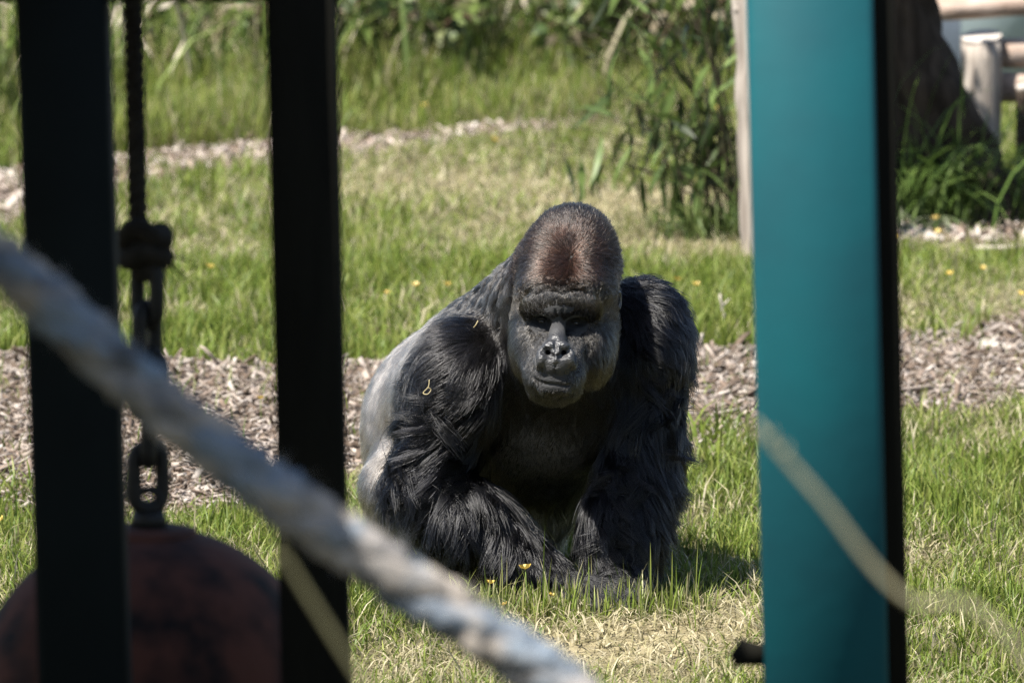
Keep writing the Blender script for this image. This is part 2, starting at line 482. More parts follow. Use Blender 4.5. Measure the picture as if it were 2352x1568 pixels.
for k, (px, t, size, nl) in enumerate(((-80, 2.6, .75, 420), (330, 3.2, .8, 420), (610, 2.5, .7, 400), (850, 2.4, .75, 500), (1000, 2.0, .7, 500), (1150, 2.7, .85, 560), (1290, 2.2, .8, 560),
                                         (1420, 1.7, .75, 520), (1560, 2.0, .9, 520), (1680, 2.9, .95, 520), (960, 3.8, 1.0, 520), (1220, 4.2, 1.1, 560), (1500, 4.0, 1.1, 520))):
    yy = 14.0 + t; xx = (px - 1176) * (yy + 16.3) / FD
    yy = float(interp(FAR_TOP, np.array([xx]))[0]) + t * .85 - .3
    bramble(xx, yy, size * .9, 11, int(nl * .6), BR, 'low tangled bramble with small dark leaves growing on the grassy bank', k)

def dry_stem(x, y, h, az, lean, bend):
    z = float(gz(np.array([x]), np.array([y]))[0]); m = MB()
    t = np.linspace(0, 1, 8)
    p = np.stack([np.cos(az) * lean * h * t ** 1.6, np.sin(az) * lean * h * t ** 1.6, h * t - h * bend * t ** 4], 1)
    col = np.array((.50, .44, .34)) * rng.uniform(.7, 1.2)
    m.tube(p, np.linspace(.015, .007, 8), 5, c=col)
    for k in range(6):                                     # withered leaves hanging from the stem
        i = rng.integers(3, 8); d = np.array((rng.normal(0, 1), rng.normal(0, .6), -1.1)); d /= np.linalg.norm(d); s = np.array((d[2], 0, -d[0])) * rng.uniform(.7, 1.8)
        L = rng.uniform(.08, .24)
        m.add([p[i], p[i] + d * L * .5 + s * .014, p[i] + d * L * .5 - s * .014, p[i] + d * L + s * .004], None, [(0, 1, 2), (1, 3, 2)], col * .95)
    o = m.build('withered_plant', M_stalk, None, col=True, loc=(x, y, z - .01))
    tag(o, 'pale withered stem standing among the bank vegetation', 'dead stem', 'withered stems on the bank')
for k in range(70):
    px = rng.uniform(-60, 640) if k < 18 else rng.uniform(800, 1690)
    t = rng.uniform(1.2, 5.0); yy = 14.5 + t; xx = (px - 1176) * (yy + 16.3) / FD
    yy = float(interp(FAR_TOP, np.array([xx]))[0]) + t
    dry_stem(xx, yy, rng.uniform(.45, .95), rng.uniform(0, 6.28), rng.uniform(.05, .7), rng.uniform(0, .35))

# ------------------------------------------------------------------ grey pole with the dark-leaved shrub beside it
pb = GND(1752, 590)
top = P(1718, -300, pb[1])
root = empty('weathered_pole', pb); m = MB()
n = 26; t = np.linspace(-.05, 1, n)[:, None]
pp = (top - pb) * t; pp[:, 0] += (fbm2(t[:, 0] * 7, t[:, 0] * 0 + 2, 5) - .5) * .035
m.tube(pp, .095 * (1.0 - .25 * t[:, 0]) * (1 + (fbm2(t[:, 0] * 11, t[:, 0] * 0 + 9, 8) - .5) * .12), 20, wob=.06, seed=3)
m.build('shaft', M_weather, root)
for a, zz in ((.4, .35), (2.2, .8), (-2.7, 1.05), (-1.7, .6)):      # knots
    c = MB()
    p = pp[0] + (pp[-1] - pp[0]) * (zz / 1.6)
    c.tube([p + np.array((math.cos(a) * .05, math.sin(a) * .05, 0)), p + np.array((math.cos(a) * .098, math.sin(a) * .098, .006))], [.022, .015], 8)
    c.build('knot', M_weather, root)
tag(root, 'weathered grey bare wooden pole standing in the grass behind the teal post', 'pole')

sb = GND(1665, 545)
root = empty('drooping_shrub', sb)
st = MB(); lp, ld, LL, WW = [], [], [], []
for k in range(42):
    az = rng.uniform(0, 2 * np.pi); hi = rng.uniform(.5, 1.35)
    out = rng.uniform(.08, .50)
    if k < 14: az = rng.normal(math.pi, .45); out = rng.uniform(.35, .72); hi = rng.uniform(.35, .95)
    p0 = np.array((rng.normal(.03, .09), rng.normal(0, .1), -.02))
    t = np.linspace(0, 1, 10)
    a = np.stack([p0[0] + np.cos(az) * out * t ** 1.7 - .16 * t ** 1.5, p0[1] + np.sin(az) * out * t ** 1.7 * .8, hi * (t * 1.25 - .28 * t ** 4)], 1)
    st.tube(a, np.linspace(.006, .002, 10), 5, c=(.045, .04, .022))
    for j in range(6):
        i = rng.uniform(2.5, 8.99); f = i - int(i); p = a[int(i)] * (1 - f) + a[int(i) + 1] * f
        lp.append(p); ld.append((rng.normal(0, .45) - .1, rng.normal(0, .35), -1.0 if rng.uniform() < .7 else .3)); LL.append(rng.uniform(.13, .28)); WW.append(rng.uniform(.018, .042))
for px, py, L, W in ((1590, 385, .10, .085), (1612, 425, .075, .06), (1540, 290, .085, .06), (1505, 305, .09, .045), (1555, 340, .07, .05), (1520, 370, .07, .03), (1640, 330, .08, .06), (1600, 300, .09, .04)):
    p = P(px, py - 12, sb[1] + rng.uniform(-.15, .1)) - sb
    lp.append(p); ld.append((rng.normal(-.35, .2), -.05, -.8)); LL.append(L * 1.2); WW.append(W)
    st.tube([np.array((0, 0, max(0, p[2] - .3))), p * np.array((.6, .6, 1)) + np.array((0, 0, .03)), p], [.004, .003, .002], 5, c=(.045, .04, .022))
st.build('stem', M_stalk, root, col=True)
nlf = len(lp); c = np.array([(.06, .095, .024), (.13, .19, .05), (.024, .038, .012)])[rng.integers(0, 3, nlf)]
v, q, t_, cc = leaf_cloud(np.array(lp), np.array(ld, float), np.array(LL), np.array(WW), c)
tag(mesh_np('foliage', v, [q, t_], M_leaf, root, cc), kind='stuff')
tag(root, 'dark green shrub with long drooping narrow leaves beside the grey pole', 'shrub')
# strap-leaved tuft at the shrub's foot
def tuft(loc, n, h, wd, spread, cols, label, name='grass_tuft', lean=.6, group=None):
    B = Blades(); x = rng.normal(0, spread, n); y = rng.normal(0, spread * .8, n)
    c = np.array(cols)[rng.integers(0, len(cols), n)] * rng.uniform(.7, 1.25, (n, 1))
    B.add(np.stack([x, y, np.full(n, -.01)], 1), h * rng.lognormal(0, .25, n), wd * rng.uniform(.6, 1.3, n), np.clip(np.abs(rng.normal(lean, .3, n)), .05, 1.5), c * .7, 6, tipcol=c * 1.1, droop=.7)
    o = empty(name, loc)
    tag(B.build('leaf_blades', M_grass, o), kind='stuff')
    return tag(o, label, 'plant', group)
tuft(GND(1640, 555), 190, .26, .011, .13, [(.08, .12, .03), (.13, .17, .05), (.05, .08, .02)], 'loose tuft of strappy green leaves at the foot of the drooping shrub')

# ------------------------------------------------------------------ old tree with log fence and hut at the right
tb = GND(2165, 500)
root = empty('shade_tree', tb)
def tp(px, py): return P(px, py, tb[1]) - tb
m = MB()
keys = [((2200, 520), .36), ((2178, 440), .30), ((2150, 340), .245), ((2122, 220), .195), ((2095, 110), .17), ((2072, 0), .15), ((2060, -300), .14), ((2040, -800), .12), ((2040, -1500), .08)]
kp = np.array([tp(*k[0]) for k in keys]); kr = np.array([k[1] for k in keys])
tt = np.linspace(0, len(keys) - 1, 40); ki = np.arange(len(keys))
pts = np.stack([np.interp(tt, ki, kp[:, j]) for j in range(3)], 1)
m.tube(pts, np.interp(tt, ki, kr), 28, wob=.22, seed=12)
m.build('trunk', M_bark, root)
lim = MB(); crown_p = []
for k in range(11):
    i = 24 + k; az = rng.uniform(math.pi * .7, math.pi * 1.6) if k % 3 else rng.uniform(0, 6.28)
    L = rng.uniform(.8, 1.7); t = np.linspace(0, 1, 8)
    a = np.stack([pts[i][0] + np.cos(az) * L * t, pts[i][1] + np.sin(az) * L * t, pts[i][2] + L * (.55 * t - .12 * t ** 2)], 1)
    lim.tube(a, np.linspace(.05, .012, 8), 7); crown_p.append(a[3:])
lim.build('limb', M_bark, root)
cp = np.concatenate(crown_p); nl = 9000
base = cp[rng.integers(0, len(cp), nl)] + rng.normal(0, .24, (nl, 3))
base = base[(base[:, 2] > 1.9) & (base[:, 1] < .05) & (base[:, 0] < .05)]; nl = len(base)  # leaves trimmed so the unseen crown shades the trunk, not the fence
c = np.array(BR[:3])[rng.integers(0, 3, nl)]
v, q, t_, cc = leaf_cloud(base, rng.normal(0, 1, (nl, 3)) + np.array((0, 0, -.4)), rng.uniform(.09, .16, nl), rng.uniform(.06, .1, nl), c)
tag(mesh_np('crown', v, [q, t_], M_leaf, root, cc), kind='stuff')
tag(root, 'old dark tree trunk flaring at its base in front of the log fence', 'tree')
DK = [(.10, .165, .035), (.14, .21, .05), (.06, .10, .022)]
tuft(GND(2125, 512), 260, .60, .014, .2, DK, 'tall dark arching grass clump growing against the flaring tree trunk', lean=.7)
tuft(GND(2230, 505), 240, .42, .012, .2, DK, 'lower dark grass clump spilling over the tree roots towards the chips', lean=.95)
tuft(GND(2100, 545), 50, .16, .02, .09, [(.10, .14, .05), (.2, .22, .14)], 'small broad-leaved weed at the edge of the wood chips under the tree', name='weed_plant', lean=.9)

fy = tb[1] + 1.1
root = empty('log_fence', P(2255, 430, fy))
O = np.array(root.location)
def rail(px0, py0, px1, py1, r, name, mt, dy=0.0, seg=18):
    m = MB(); a = P(px0, py0, fy + dy) - O; b = P(px1, py1, fy + dy) - O; t = np.linspace(0, 1, 14)[:, None]
    return m.tube(a + (b - a) * t, r, seg, wob=.06, seed=int(px0)).build(name, mt, root)
SF = FD / (fy + 16.3)
rail(2150, 22, 2760, -14, 27 / SF, 'rail', M_log, dy=-.02)
rail(2296, 122, 2760, 116, 34 / SF, 'rail', M_log, dy=.05)
rail(2296, 200, 2760, 196, 34 / SF, 'rail', M_log, dy=.05)
def fpost(px, top_py, half, dy, mt=None):
    m = MB(); a = P(px, 452, fy + dy) - O; b = P(px + 2, top_py, fy + dy) - O; t = np.linspace(0, 1, 10)[:, None]
    o = m.tube(a + (b - a) * t, half / SF, 18, wob=.05, seed=px).build('post', mt or M_weather, root)
    d = MB(); rr_ = half / SF; an = np.linspace(0, 2 * np.pi, 24, endpoint=False)      # slanting saw cut, lower towards the front
    lo_ = np.stack([b[0] + rr_ * np.cos(an), b[1] + rr_ * np.sin(an), np.full(24, b[2] - .004)], 1)
    hi_ = lo_.copy(); hi_[:, 2] = b[2] + .006 + (np.sin(an) + 1) * rr_ * .24 + np.cos(an) * rr_ * .08
    d.add(np.concatenate([lo_, hi_]), [(j, (j + 1) % 24, 24 + (j + 1) % 24, 24 + j) for j in range(24)]); d.build('sawn_wedge', M_weather, o, smooth=False)
    d = MB(); d.add(np.concatenate([hi_ + (0, 0, .001), [hi_.mean(0) + (0, 0, .002)]]), None, [(j, (j + 1) % 24, 24) for j in range(24)])
    d.build('sawn_top', M_cut, o, smooth=False)
fpost(2252, 97, 46, -.03)
fpost(2346, 205, 14, -.1, M_bark)
fpost(2700, 60, 46, -.03)
tag(root, 'rustic log fence of pale round rails with a thick sawn-topped post', 'fence')

hb = np.array((4.05, 17.6, float(gz(np.array([4.05]), np.array([17.6]))[0])))
root = empty('hut', hb)
M_panel = mat('pale_blue_panel', (.34, .42, .44), .6, var=.15, scale=3)
M_navy = mat('navy_panel', (.02, .035, .07), .4, var=.2, scale=3)
M_grey = mat('blue_grey_panel', (.17, .21, .27), .6, var=.2, scale=3)
MB().box((-1.6, 0, -.3), (2.4, 2.5, 2.2)).build('wall', M_grey, root, smooth=False)
for i, (x0, x1, mm) in enumerate(((-1.5, -.72, M_panel), (-.66, -.2, M_navy), (-.14, .55, M_grey), (.62, 1.4, M_panel), (1.46, 2.3, M_navy))):
    MB().box((x0, -.03, -.2), (x1, -.004, 2.1)).build('panel', mm, root, smooth=False)
MB().box((-1.8, -.3, 2.204), (2.6, 2.7, 2.30)).build('roof', M_navy, root, smooth=False)
tag(root, 'distant hut clad in pale blue and navy panels beyond the log fence', 'hut')

# ------------------------------------------------------------------ the gorilla
# implicit body: ellipsoids and tapered capsules blended smoothly, each with its own coat
PR = []
BLACK = (.003, .003, .0038); SILVER = (.115, .100, .087); GREYN = (.016, .0148, .014); RED = (.034, .0165, .011); FACEF = (.024, .022, .0185); BRN = (.035, .027, .02)
def ell(c, r, k=.06, rot=0.0, **coat): PR.append(dict(t='e', c=np.array(c), r=np.array(r, float), k=k, rot=rot, **coat))
def cap(a, b, ra, rb, k=.06, **coat): PR.append(dict(t='c', a=np.array(a), b=np.array(b), ra=ra, rb=rb, k=k, **coat))
def cut(kind, k=.01, **g): PR.append(dict(t=kind, k=k, sub=True, **g))
def coat(L, flow, col, den=1.0, lift=.3, clump=.3, skin=(.012, .011, .012)):
    return dict(L=L, flow=np.array(flow, float), col=np.array(col), den=den, lift=lift, clump=clump, skin=np.array(skin))

C_CHEST = coat(.007, (0, 0, -1), BLACK, .35, .3, .1, (.034, .032, .032))
C_BACK = coat(.030, (-.75, -.05, -.6), GREYN, 1, .3, .25, (.05, .047, .045))
C_RUMP = coat(.020, (-.75, -.15, -.75), SILVER, 1.5, .32, .12, (.22, .21, .20))
C_SHL = coat(.050, (-.75, -.1, -.6), (.005, .0047, .005), .9, .22, .5)
C_UPL = coat(.075, (-.75, -.1, -.62), BLACK, 1.0, .22, .88)
C_FOL = coat(.066, (.05, -.1, -1), BLACK, 1.0, .28, .85)
C_SHR = coat(.042, (.55, -.1, -.7), BLACK, .9, .25, .5)
C_UPR = coat(.072, (.42, -.1, -.85), BLACK, 1.0, .24, .88)
C_FOR = coat(.062, (.25, -.15, -1), BLACK, 1.0, .28, .85)
C_HAND = coat(.018, (.3, -.4, -.5), BLACK, .9, .25, .4, (.007, .0065, .0065))
C_NAPE = coat(.022, (-.5, -.1, -.7), (.022, .020, .018), 2.0, .42, .7, (.012, .011, .010))
C_LEG = coat(.035, (.1, -.1, -1), (.09, .083, .06), 1.0, .3, .4, (.03, .028, .025))
C_LEGL = coat(.024, (-.2, 0, -1), (.078, .069, .060), 1.2, .3, .2, (.16, .15, .14))
C_CREST = coat(.021, (0, .05, 1), RED, 4.5, .6, .2, (.006, .005, .004))
C_TOP = coat(.024, (0, .5, .6), (.008, .006, .005), 3.0, .8, .15, (.012, .010, .008))
C_FORE = coat(.014, (0, -.05, 1), (.015, .0105, .008), 4.5, .5, .15, (.007, .006, .005))
C_TEMP = coat(.018, (-.1, .1, .8), (.014, .0128, .011), 3.5, .35, .3)
C_CHEEK = coat(.015, (-.4, .1, -.7), (.021, .019, .016), 4.5, .35, .35, (.014, .013, .012))
C_CHEEKR = coat(.016, (.4, .1, -.7), (.018, .0162, .0135), 4.5, .35, .35, (.010, .0095, .009))
C_SKIN = coat(.005, (0, 0, -1), (.02, .018, .016), 0.0, .3, 0, (.013, .013, .015))
C_BROW = coat(.008, (0, .1, 1), (.017, .0155, .0135), 3.5, .4, .1, (.014, .0138, .0145))
C_MUZ = coat(.007, (-.1, .1, -1), (.009, .0085, .0075), 2.5, .35, .1, (.010, .010, .0105))
C_CHIN = coat(.018, (0, -.1, -1), (.008, .0075, .0065), 4.0, .4, .15)

def H(px, py, d): return P(px, py, -.15 - d)
# trunk
ell(P(1275, 890, .36), (.26, .28, .25), .08, **C_CHEST)
ell(P(1200, 830, .42), (.26, .26, .18), .08, **C_BACK)
ell(P(1130, 930, .52), (.28, .32, .27), .10, **C_RUMP)
ell(P(1060, 985, .74), (.28, .27, .295), .10, **C_RUMP)
ell(P(1270, 950, .20), (.18, .14, .17), .06, **C_CHEST)
ell(P(1215, 1000, .5), (.22, .3, .165), .06, **coat(.03, (0, 0, -1), BLACK, .6, .3, .3))
# left arm of the picture
ell(P(1072, 862, .12), (.125, .15, .16), .06, **C_SHL)
cap(P(1055, 885, .12), P(985, 1090, .10), .128, .095, .05, **C_UPL)
cap(P(985, 1110, .10), P(1220, 1312, .0), .100, .074, .04, **C_FOL)
ell(P(1062, 1190, .05), (.115, .10, .10), .05, **C_FOL)
# right arm of the picture
ell(P(1484, 782, .15), (.105, .15, .145), .06, **C_SHR)
cap(P(1482, 800, .15), P(1466, 1070, .09), .108, .098, .05, **C_UPR)
cap(P(1462, 1095, .08), P(1424, 1320, .0), .102, .086, .04, **C_FOR)
cap(P(1390, 735, .16), P(1470, 735, .18), .10, .10, .06, **C_SHR)
ell(P(1420, 1190, .03), (.085, .09, .11), .05, **C_FOR)
# hind legs
cap(P(1190, 1010, .70), P(1296, 1080, .50), .15, .08, .06, **C_LEG)
cap(P(1296, 1085, .50), P(1232, 1280, .56), .075, .045, .04, **C_LEG)
cap(P(1225, 1298, .56), P(1225, 1335, .34), .045, .03, .03, **C_HAND)
cap(P(1010, 1050, .74), P(932, 1120, .48), .17, .115, .07, **C_LEGL)
cap(P(930, 1125, .50), P(905, 1275, .56), .105, .055, .05, **C_LEGL)
cap(P(905, 1297, .56), P(895, 1335, .34), .05, .035, .03, **C_HAND)
# hands, resting on the knuckles
def fist(wr, kn, tipdir, side, n=4):
    """wr wrist, kn centre of the knuckle row on the ground, side: unit vector along the row"""
    wr, kn, side = np.array(wr), np.array(kn), norm(np.array(side))
    cap(wr, kn + np.array((0, .03, .075)), .058, .050, .04, **C_HAND)
    for i in range(n):
        o = side * (i - 1.5) * .036; s = (1, 1.08, 1.0, .85)[i]
        k0 = kn + o + np.array((0, .01, .085)); k1 = kn + o * 1.05 + np.array(tipdir) * .055 * s + np.array((0, 0, .022))
        k2 = k1 - np.array(tipdir) * .05 * s + np.array((0, .035, .004))
        cap(k0, k1, .021, .019, .008, **C_HAND); cap(k1, k2, .018, .015, .006, **C_HAND)
    th = kn + side * -.075 + np.array((0, .02, .085))
    cap(wr + side * -.04 - np.array((0, 0, .03)), th, .024, .020, .012, **C_HAND); cap(th, th + np.array(tipdir) * .03 - np.array((0, 0, .04)), .019, .015, .006, **C_HAND)
wl = P(1222, 1312, 0); kl = GND(1280, 1398); fist(wl, kl, (.75, -.6, 0), (.55, -.3, .05))
wr_ = P(1427, 1315, 0); kr_ = GND(1418, 1412); fist(wr_, kr_, (.1, -1, 0), (1, .12, 0))
# neck
cap(P(1272, 660, .06), P(1150, 800, .36), .13, .165, .06, **C_NAPE)
cap(P(1290, 800, .02), P(1290, 880, .2), .14, .19, .05, **coat(.02, (0, .2, -1), BLACK, .8, .3, .3))
NBODY = len(PR)
# head
ell(H(1308, 612, -.13), (.126, .17, .137), .05, rot=.06, **C_CREST)
ell(H(1318, 548, -.19), (.080, .12, .075), .05, **C_TOP)
ell(H(1300, 662, -.02), (.116, .12, .095), .04, **C_FORE)
ell(H(1297, 735, -.045), (.138, .13, .13), .05, **C_TEMP)
ell(H(1228, 795, .022), (.062, .11, .10), .04, **C_CHEEK)
ell(H(1354, 795, .008), (.066, .11, .105), .04, **C_CHEEKR)
cap(H(1222, 708, .100), H(1284, 703, .124), .030, .027, .034, **C_BROW)
cap(H(1284, 703, .124), H(1350, 710, .092), .027, .031, .034, **C_BROW)
ell(H(1285, 682, .068), (.07, .045, .022), .03, **C_BROW)
cap(H(1234, 766, .094), H(1250, 808, .152), .026, .026, .02, **C_SKIN)
cap(H(1328, 770, .087), H(1308, 808, .148), .026, .026, .02, **C_SKIN)
cap(H(1284, 732, .090), H(1278, 788, .190), .013, .026, .030, **C_SKIN)
ell(H(1273, 850, .140), (.082, .086, .062), .04, **C_MUZ)
ell(H(1272, 872, .142), (.070, .086, .038), .025, **C_MUZ)
ell(H(1276, 826, .212), (.046, .034, .034), .012, **C_SKIN)
ell(H(1277, 842, .210), (.036, .030, .020), .014, **C_SKIN)
ell(H(1244, 821, .212), (.018, .034, .031), .008, rot=.34, **C_SKIN)
ell(H(1309, 821, .210), (.018, .034, .031), .008, rot=-.34, **C_SKIN)
cap(H(1277, 796, .226), H(1278, 824, .242), .012, .0075, .007, **C_SKIN)
ell(H(1261, 793, .218), (.020, .018, .012), .008, rot=-.45, **C_SKIN)
ell(H(1295, 793, .216), (.020, .018, .012), .008, rot=.45, **C_SKIN)
ell(H(1274, 894, .128), (.066, .075, .034), .025, **C_CHIN)
cap(H(1246, 892, .212), H(1298, 893, .210), .0105, .0105, .010, **C_MUZ)

def solid_sd(p):
    D = np.full(len(p), .3)
    for pr in PR:
        if pr.get('sub'): continue
        d = prim_d(pr, p); hh = np.clip(.5 + .5 * (D - d) / pr['k'], 0, 1); D = D * (1 - hh) + d * hh - pr['k'] * hh * (1 - hh)
    return D
def skin_d(px, py):
    """how far forward of the ear plane the face stands at this spot"""
    dd = np.arange(.32, -.1, -.002); s = solid_sd(np.array([H(px, py, d) for d in dd]))
    i = np.argmax(s < 0); return float(dd[i])
def groove(pts, r, k=.004, inset=.0):
    q = [H(x_, y_, skin_d(x_, y_) - inset) for x_, y_ in pts]
    for i in range(len(q) - 1): cut('cut_c', a=q[i], b=q[i + 1], ra=r[min(i, len(r) - 1)], rb=r[min(i + 1, len(r) - 1)], k=k)
def hollows():
    # eye sockets, nostrils, mouth line, creases
    for px, py, rx, rz, ro in ((1243, 737, .030, .0155, .12), (1323, 741, .030, .0155, -.12)):
        d = skin_d(px, py); cut('cut_e', c=H(px, py, d + .004), r=np.array((rx, .030, rz)), k=.010, rot=ro)
    for x0, x1 in ((1247, 1268), (1306, 1286)):
        da = skin_d(x0, 806); db = skin_d(x1, 819)
        cut('cut_c', a=H(x0, 806, da - .001), b=H(x1, 819, db - .002), ra=.0098, rb=.0090, k=.003)
        cut('cut_c', a=H((x0 + x1) / 2, 811, da - .004), b=H(1276 + (x0 - 1276) * .5, 806, da - .03), ra=.0075, rb=.006, k=.004)
    groove([(1276, 786), (1276, 800), (1277, 812)], (.003, .005, .004), .005)
    groove([(1276, 836), (1274, 860)], (.0025, .0025), .004)
    groove([(1225, 864), (1236, 874), (1254, 881), (1278, 884), (1298, 884), (1310, 882)], (.003, .0042, .0048, .0050, .0046, .003), .003)
    groove([(1232, 803), (1229, 822), (1240, 845)], (.003, .0045, .003), .006)
    groove([(1318, 803), (1322, 822), (1311, 845)], (.003, .0045, .003), .006)
    groove([(1232, 678), (1258, 668), (1288, 676), (1318, 668), (1346, 676)], (.004, .0065, .007, .0065, .004), .006)
    groove([(1246, 654), (1288, 660), (1334, 652)], (.004, .006, .004), .006)
    groove([(1262, 638), (1288, 643), (1318, 637)], (.003, .005, .003), .006)
    groove([(1284, 640), (1286, 668)], (.003, .004), .005)
    groove([(1276, 712), (1278, 728)], (.003, .004), .005); groove([(1292, 712), (1290, 728)], (.003, .004), .005)
    for sx, xa in ((1, 1226), (-1, 1338)):
        for j_ in range(4):
            groove([(xa - sx * 4, 754 + j_ * 8), (xa + sx * 16, 762 + j_ * 10), (xa + sx * 30, 760 + j_ * 13)], (.0025, .0042, .0025), .003)

def rot_yz(p, a):
    if not a: return p
    c_, s_ = math.cos(a), math.sin(a); q = p.copy(); q[..., 0] = c_ * p[..., 0] - s_ * p[..., 2]; q[..., 2] = s_ * p[..., 0] + c_ * p[..., 2]
    return q
def prim_d(pr, p):
    if pr['t'] in ('e', 'cut_e'):
        q = rot_yz(p - pr['c'].astype(p.dtype), pr.get('rot', 0)); r = pr['r'].astype(p.dtype)
        k0 = np.sqrt(((q / r) ** 2).sum(-1)); k1 = np.sqrt(((q / (r * r)) ** 2).sum(-1))
        return k0 * (k0 - 1) / np.maximum(k1, 1e-6)
    a = pr['a'].astype(p.dtype); b = pr['b'].astype(p.dtype); ab = b - a
    t = np.clip(((p - a) @ ab) / (ab @ ab), 0, 1)
    return np.sqrt(((p - a - t[..., None] * ab) ** 2).sum(-1)) - (pr['ra'] + (pr['rb'] - pr['ra']) * t)
hollows()
def sdf_grid(lo, hi, h):
    ax = [np.arange(lo[i], hi[i] + h, h, dtype=np.float32) for i in range(3)]
    shp = tuple(len(a) for a in ax); D = np.full(shp, .3, dtype=np.float32)
    for pr in PR:
        if pr['t'] in ('e', 'cut_e'): blo, bhi = pr['c'] - pr['r'].max(), pr['c'] + pr['r'].max()
        else:
            rr = max(pr['ra'], pr['rb']); blo = np.minimum(pr['a'], pr['b']) - rr; bhi = np.maximum(pr['a'], pr['b']) + rr
        pad = pr['k'] + 3 * h + .02
        sl_ = tuple(slice(max(0, int((blo[i] - pad - lo[i]) / h)), max(0, min(shp[i], int((bhi[i] + pad - lo[i]) / h) + 2))) for i in range(3))
        if any(s.stop <= s.start for s in sl_): continue
        G = np.stack(np.meshgrid(*[ax[i][sl_[i]] for i in range(3)], indexing='ij'), -1)
        d = prim_d(pr, G); cur = D[sl_]; k = pr['k']
        if pr.get('sub'):
            hh = np.clip(.5 - .5 * (cur + d) / k, 0, 1); D[sl_] = cur * (1 - hh) - d * hh + k * hh * (1 - hh)
        else:
            hh = np.clip(.5 + .5 * (cur - d) / k, 0, 1); D[sl_] = cur * (1 - hh) + d * hh - k * hh * (1 - hh)
    return D, ax
def surface_nets(D, lo, h):
    s = D < 0; nx_, ny_, nz_ = D.shape
    acc = np.zeros((nx_ - 1, ny_ - 1, nz_ - 1, 3), np.float32); cnt = np.zeros((nx_ - 1, ny_ - 1, nz_ - 1), np.float32)
    def sub(A, o): return A[o[0]:nx_ - 1 + o[0], o[1]:ny_ - 1 + o[1], o[2]:nz_ - 1 + o[2]]
    import itertools
    for ax_ in range(3):
        for o in itertools.product((0, 1), repeat=3):
            if o[ax_]: continue
            o2 = list(o); o2[ax_] = 1
            a, b = sub(D, o), sub(D, o2); m = (a < 0) != (b < 0)
            t = np.where(m, a / np.where(m, a - b, 1), 0)
            for j in range(3):
                acc[..., j] += np.where(m, (t if j == ax_ else o[j]), 0)
            cnt += m
    act = cnt > 0
    ids = np.full(act.shape, -1, np.int64); I = np.argwhere(act); ids[act] = np.arange(len(I))
    V = (I + acc[act] / cnt[act][:, None]) * h + np.array(lo)
    Q = []
    for ax_ in range(3):
        u, w_ = (ax_ + 1) % 3, (ax_ + 2) % 3
        sl0 = [slice(None)] * 3; sl1 = [slice(None)] * 3; sl0[ax_] = slice(0, -1); sl1[ax_] = slice(1, None)
        e = s[tuple(sl0)] != s[tuple(sl1)]; flip = s[tuple(sl0)]
        E = np.argwhere(e); E = E[(E[:, u] > 0) & (E[:, w_] > 0) & (E[:, u] < D.shape[u] - 1) & (E[:, w_] < D.shape[w_] - 1)]
        f = flip[tuple(E.T)]
        def at(du, dw):
            J = E.copy(); J[:, u] -= du; J[:, w_] -= dw; return ids[tuple(J.T)]
        q = np.stack([at(1, 1), at(0, 1), at(0, 0), at(1, 0)], 1)
        q[~f] = q[~f][:, ::-1]; Q.append(q)
    return V, np.concatenate(Q)

def body_mesh():
    hb_, hh_ = .0105, .0036
    lo = np.array((-.60, -.50, -.03)); hi = np.array((.62, 1.35, 1.15))
    D, ax = sdf_grid(lo, hi, hb_); V1, Q1 = surface_nets(D, lo, hb_)
    c = H(1290, 720, 0); hlo = np.array((c[0] - .19, -.45, P(1290, 925, -.3)[2])); hhi = np.array((c[0] + .20, -.02, P(1300, 455, -.1)[2]))
    D, ax = sdf_grid(hlo, hhi, hh_); V2, Q2 = surface_nets(D, hlo, hh_)
    # the coarse net gives way to the fine one inside the head box
    inn = np.all((V1 > hlo + .012) & (V1 < hhi - .012), 1)
    Q1 = Q1[~inn[Q1].all(1)]
    V = np.concatenate([V1, V2]); Q = np.concatenate([Q1, Q2 + len(V1)])
    used = np.zeros(len(V), bool); used[Q.ravel()] = True; mp_ = np.cumsum(used) - 1
    return V[used], mp_[Q]
GV, GQ = body_mesh()

SOLID = [p for p in PR if not p.get('sub')]
LT = np.array([p['L'] for p in SOLID]); FT = np.array([p['flow'] for p in SOLID]); CT = np.array([p['col'] for p in SOLID])
DT = np.array([p['den'] for p in SOLID]); NTL = np.array([p['lift'] for p in SOLID]); KT = np.array([p['clump'] for p in SOLID]); ST = np.array([p['skin'] for p in SOLID])
def coat_weights(p, soft=.02):
    p = p.astype(np.float32)
    d = np.stack([prim_d(pr, p) for pr in SOLID], 1)
    wgt = np.exp(-(d - d.min(1, keepdims=True)) / soft)
    return wgt / wgt.sum(1, keepdims=True)
wv = coat_weights(GV)
skin = wv @ ST
skin *= (1 - .94 * (np.clip((.62 - GV[:, 2]) / .06, 0, 1) * np.clip((.48 - GV[:, 1]) / .06, 0, 1) * (wv[:, 2] + wv[:, 3])))[:, None]
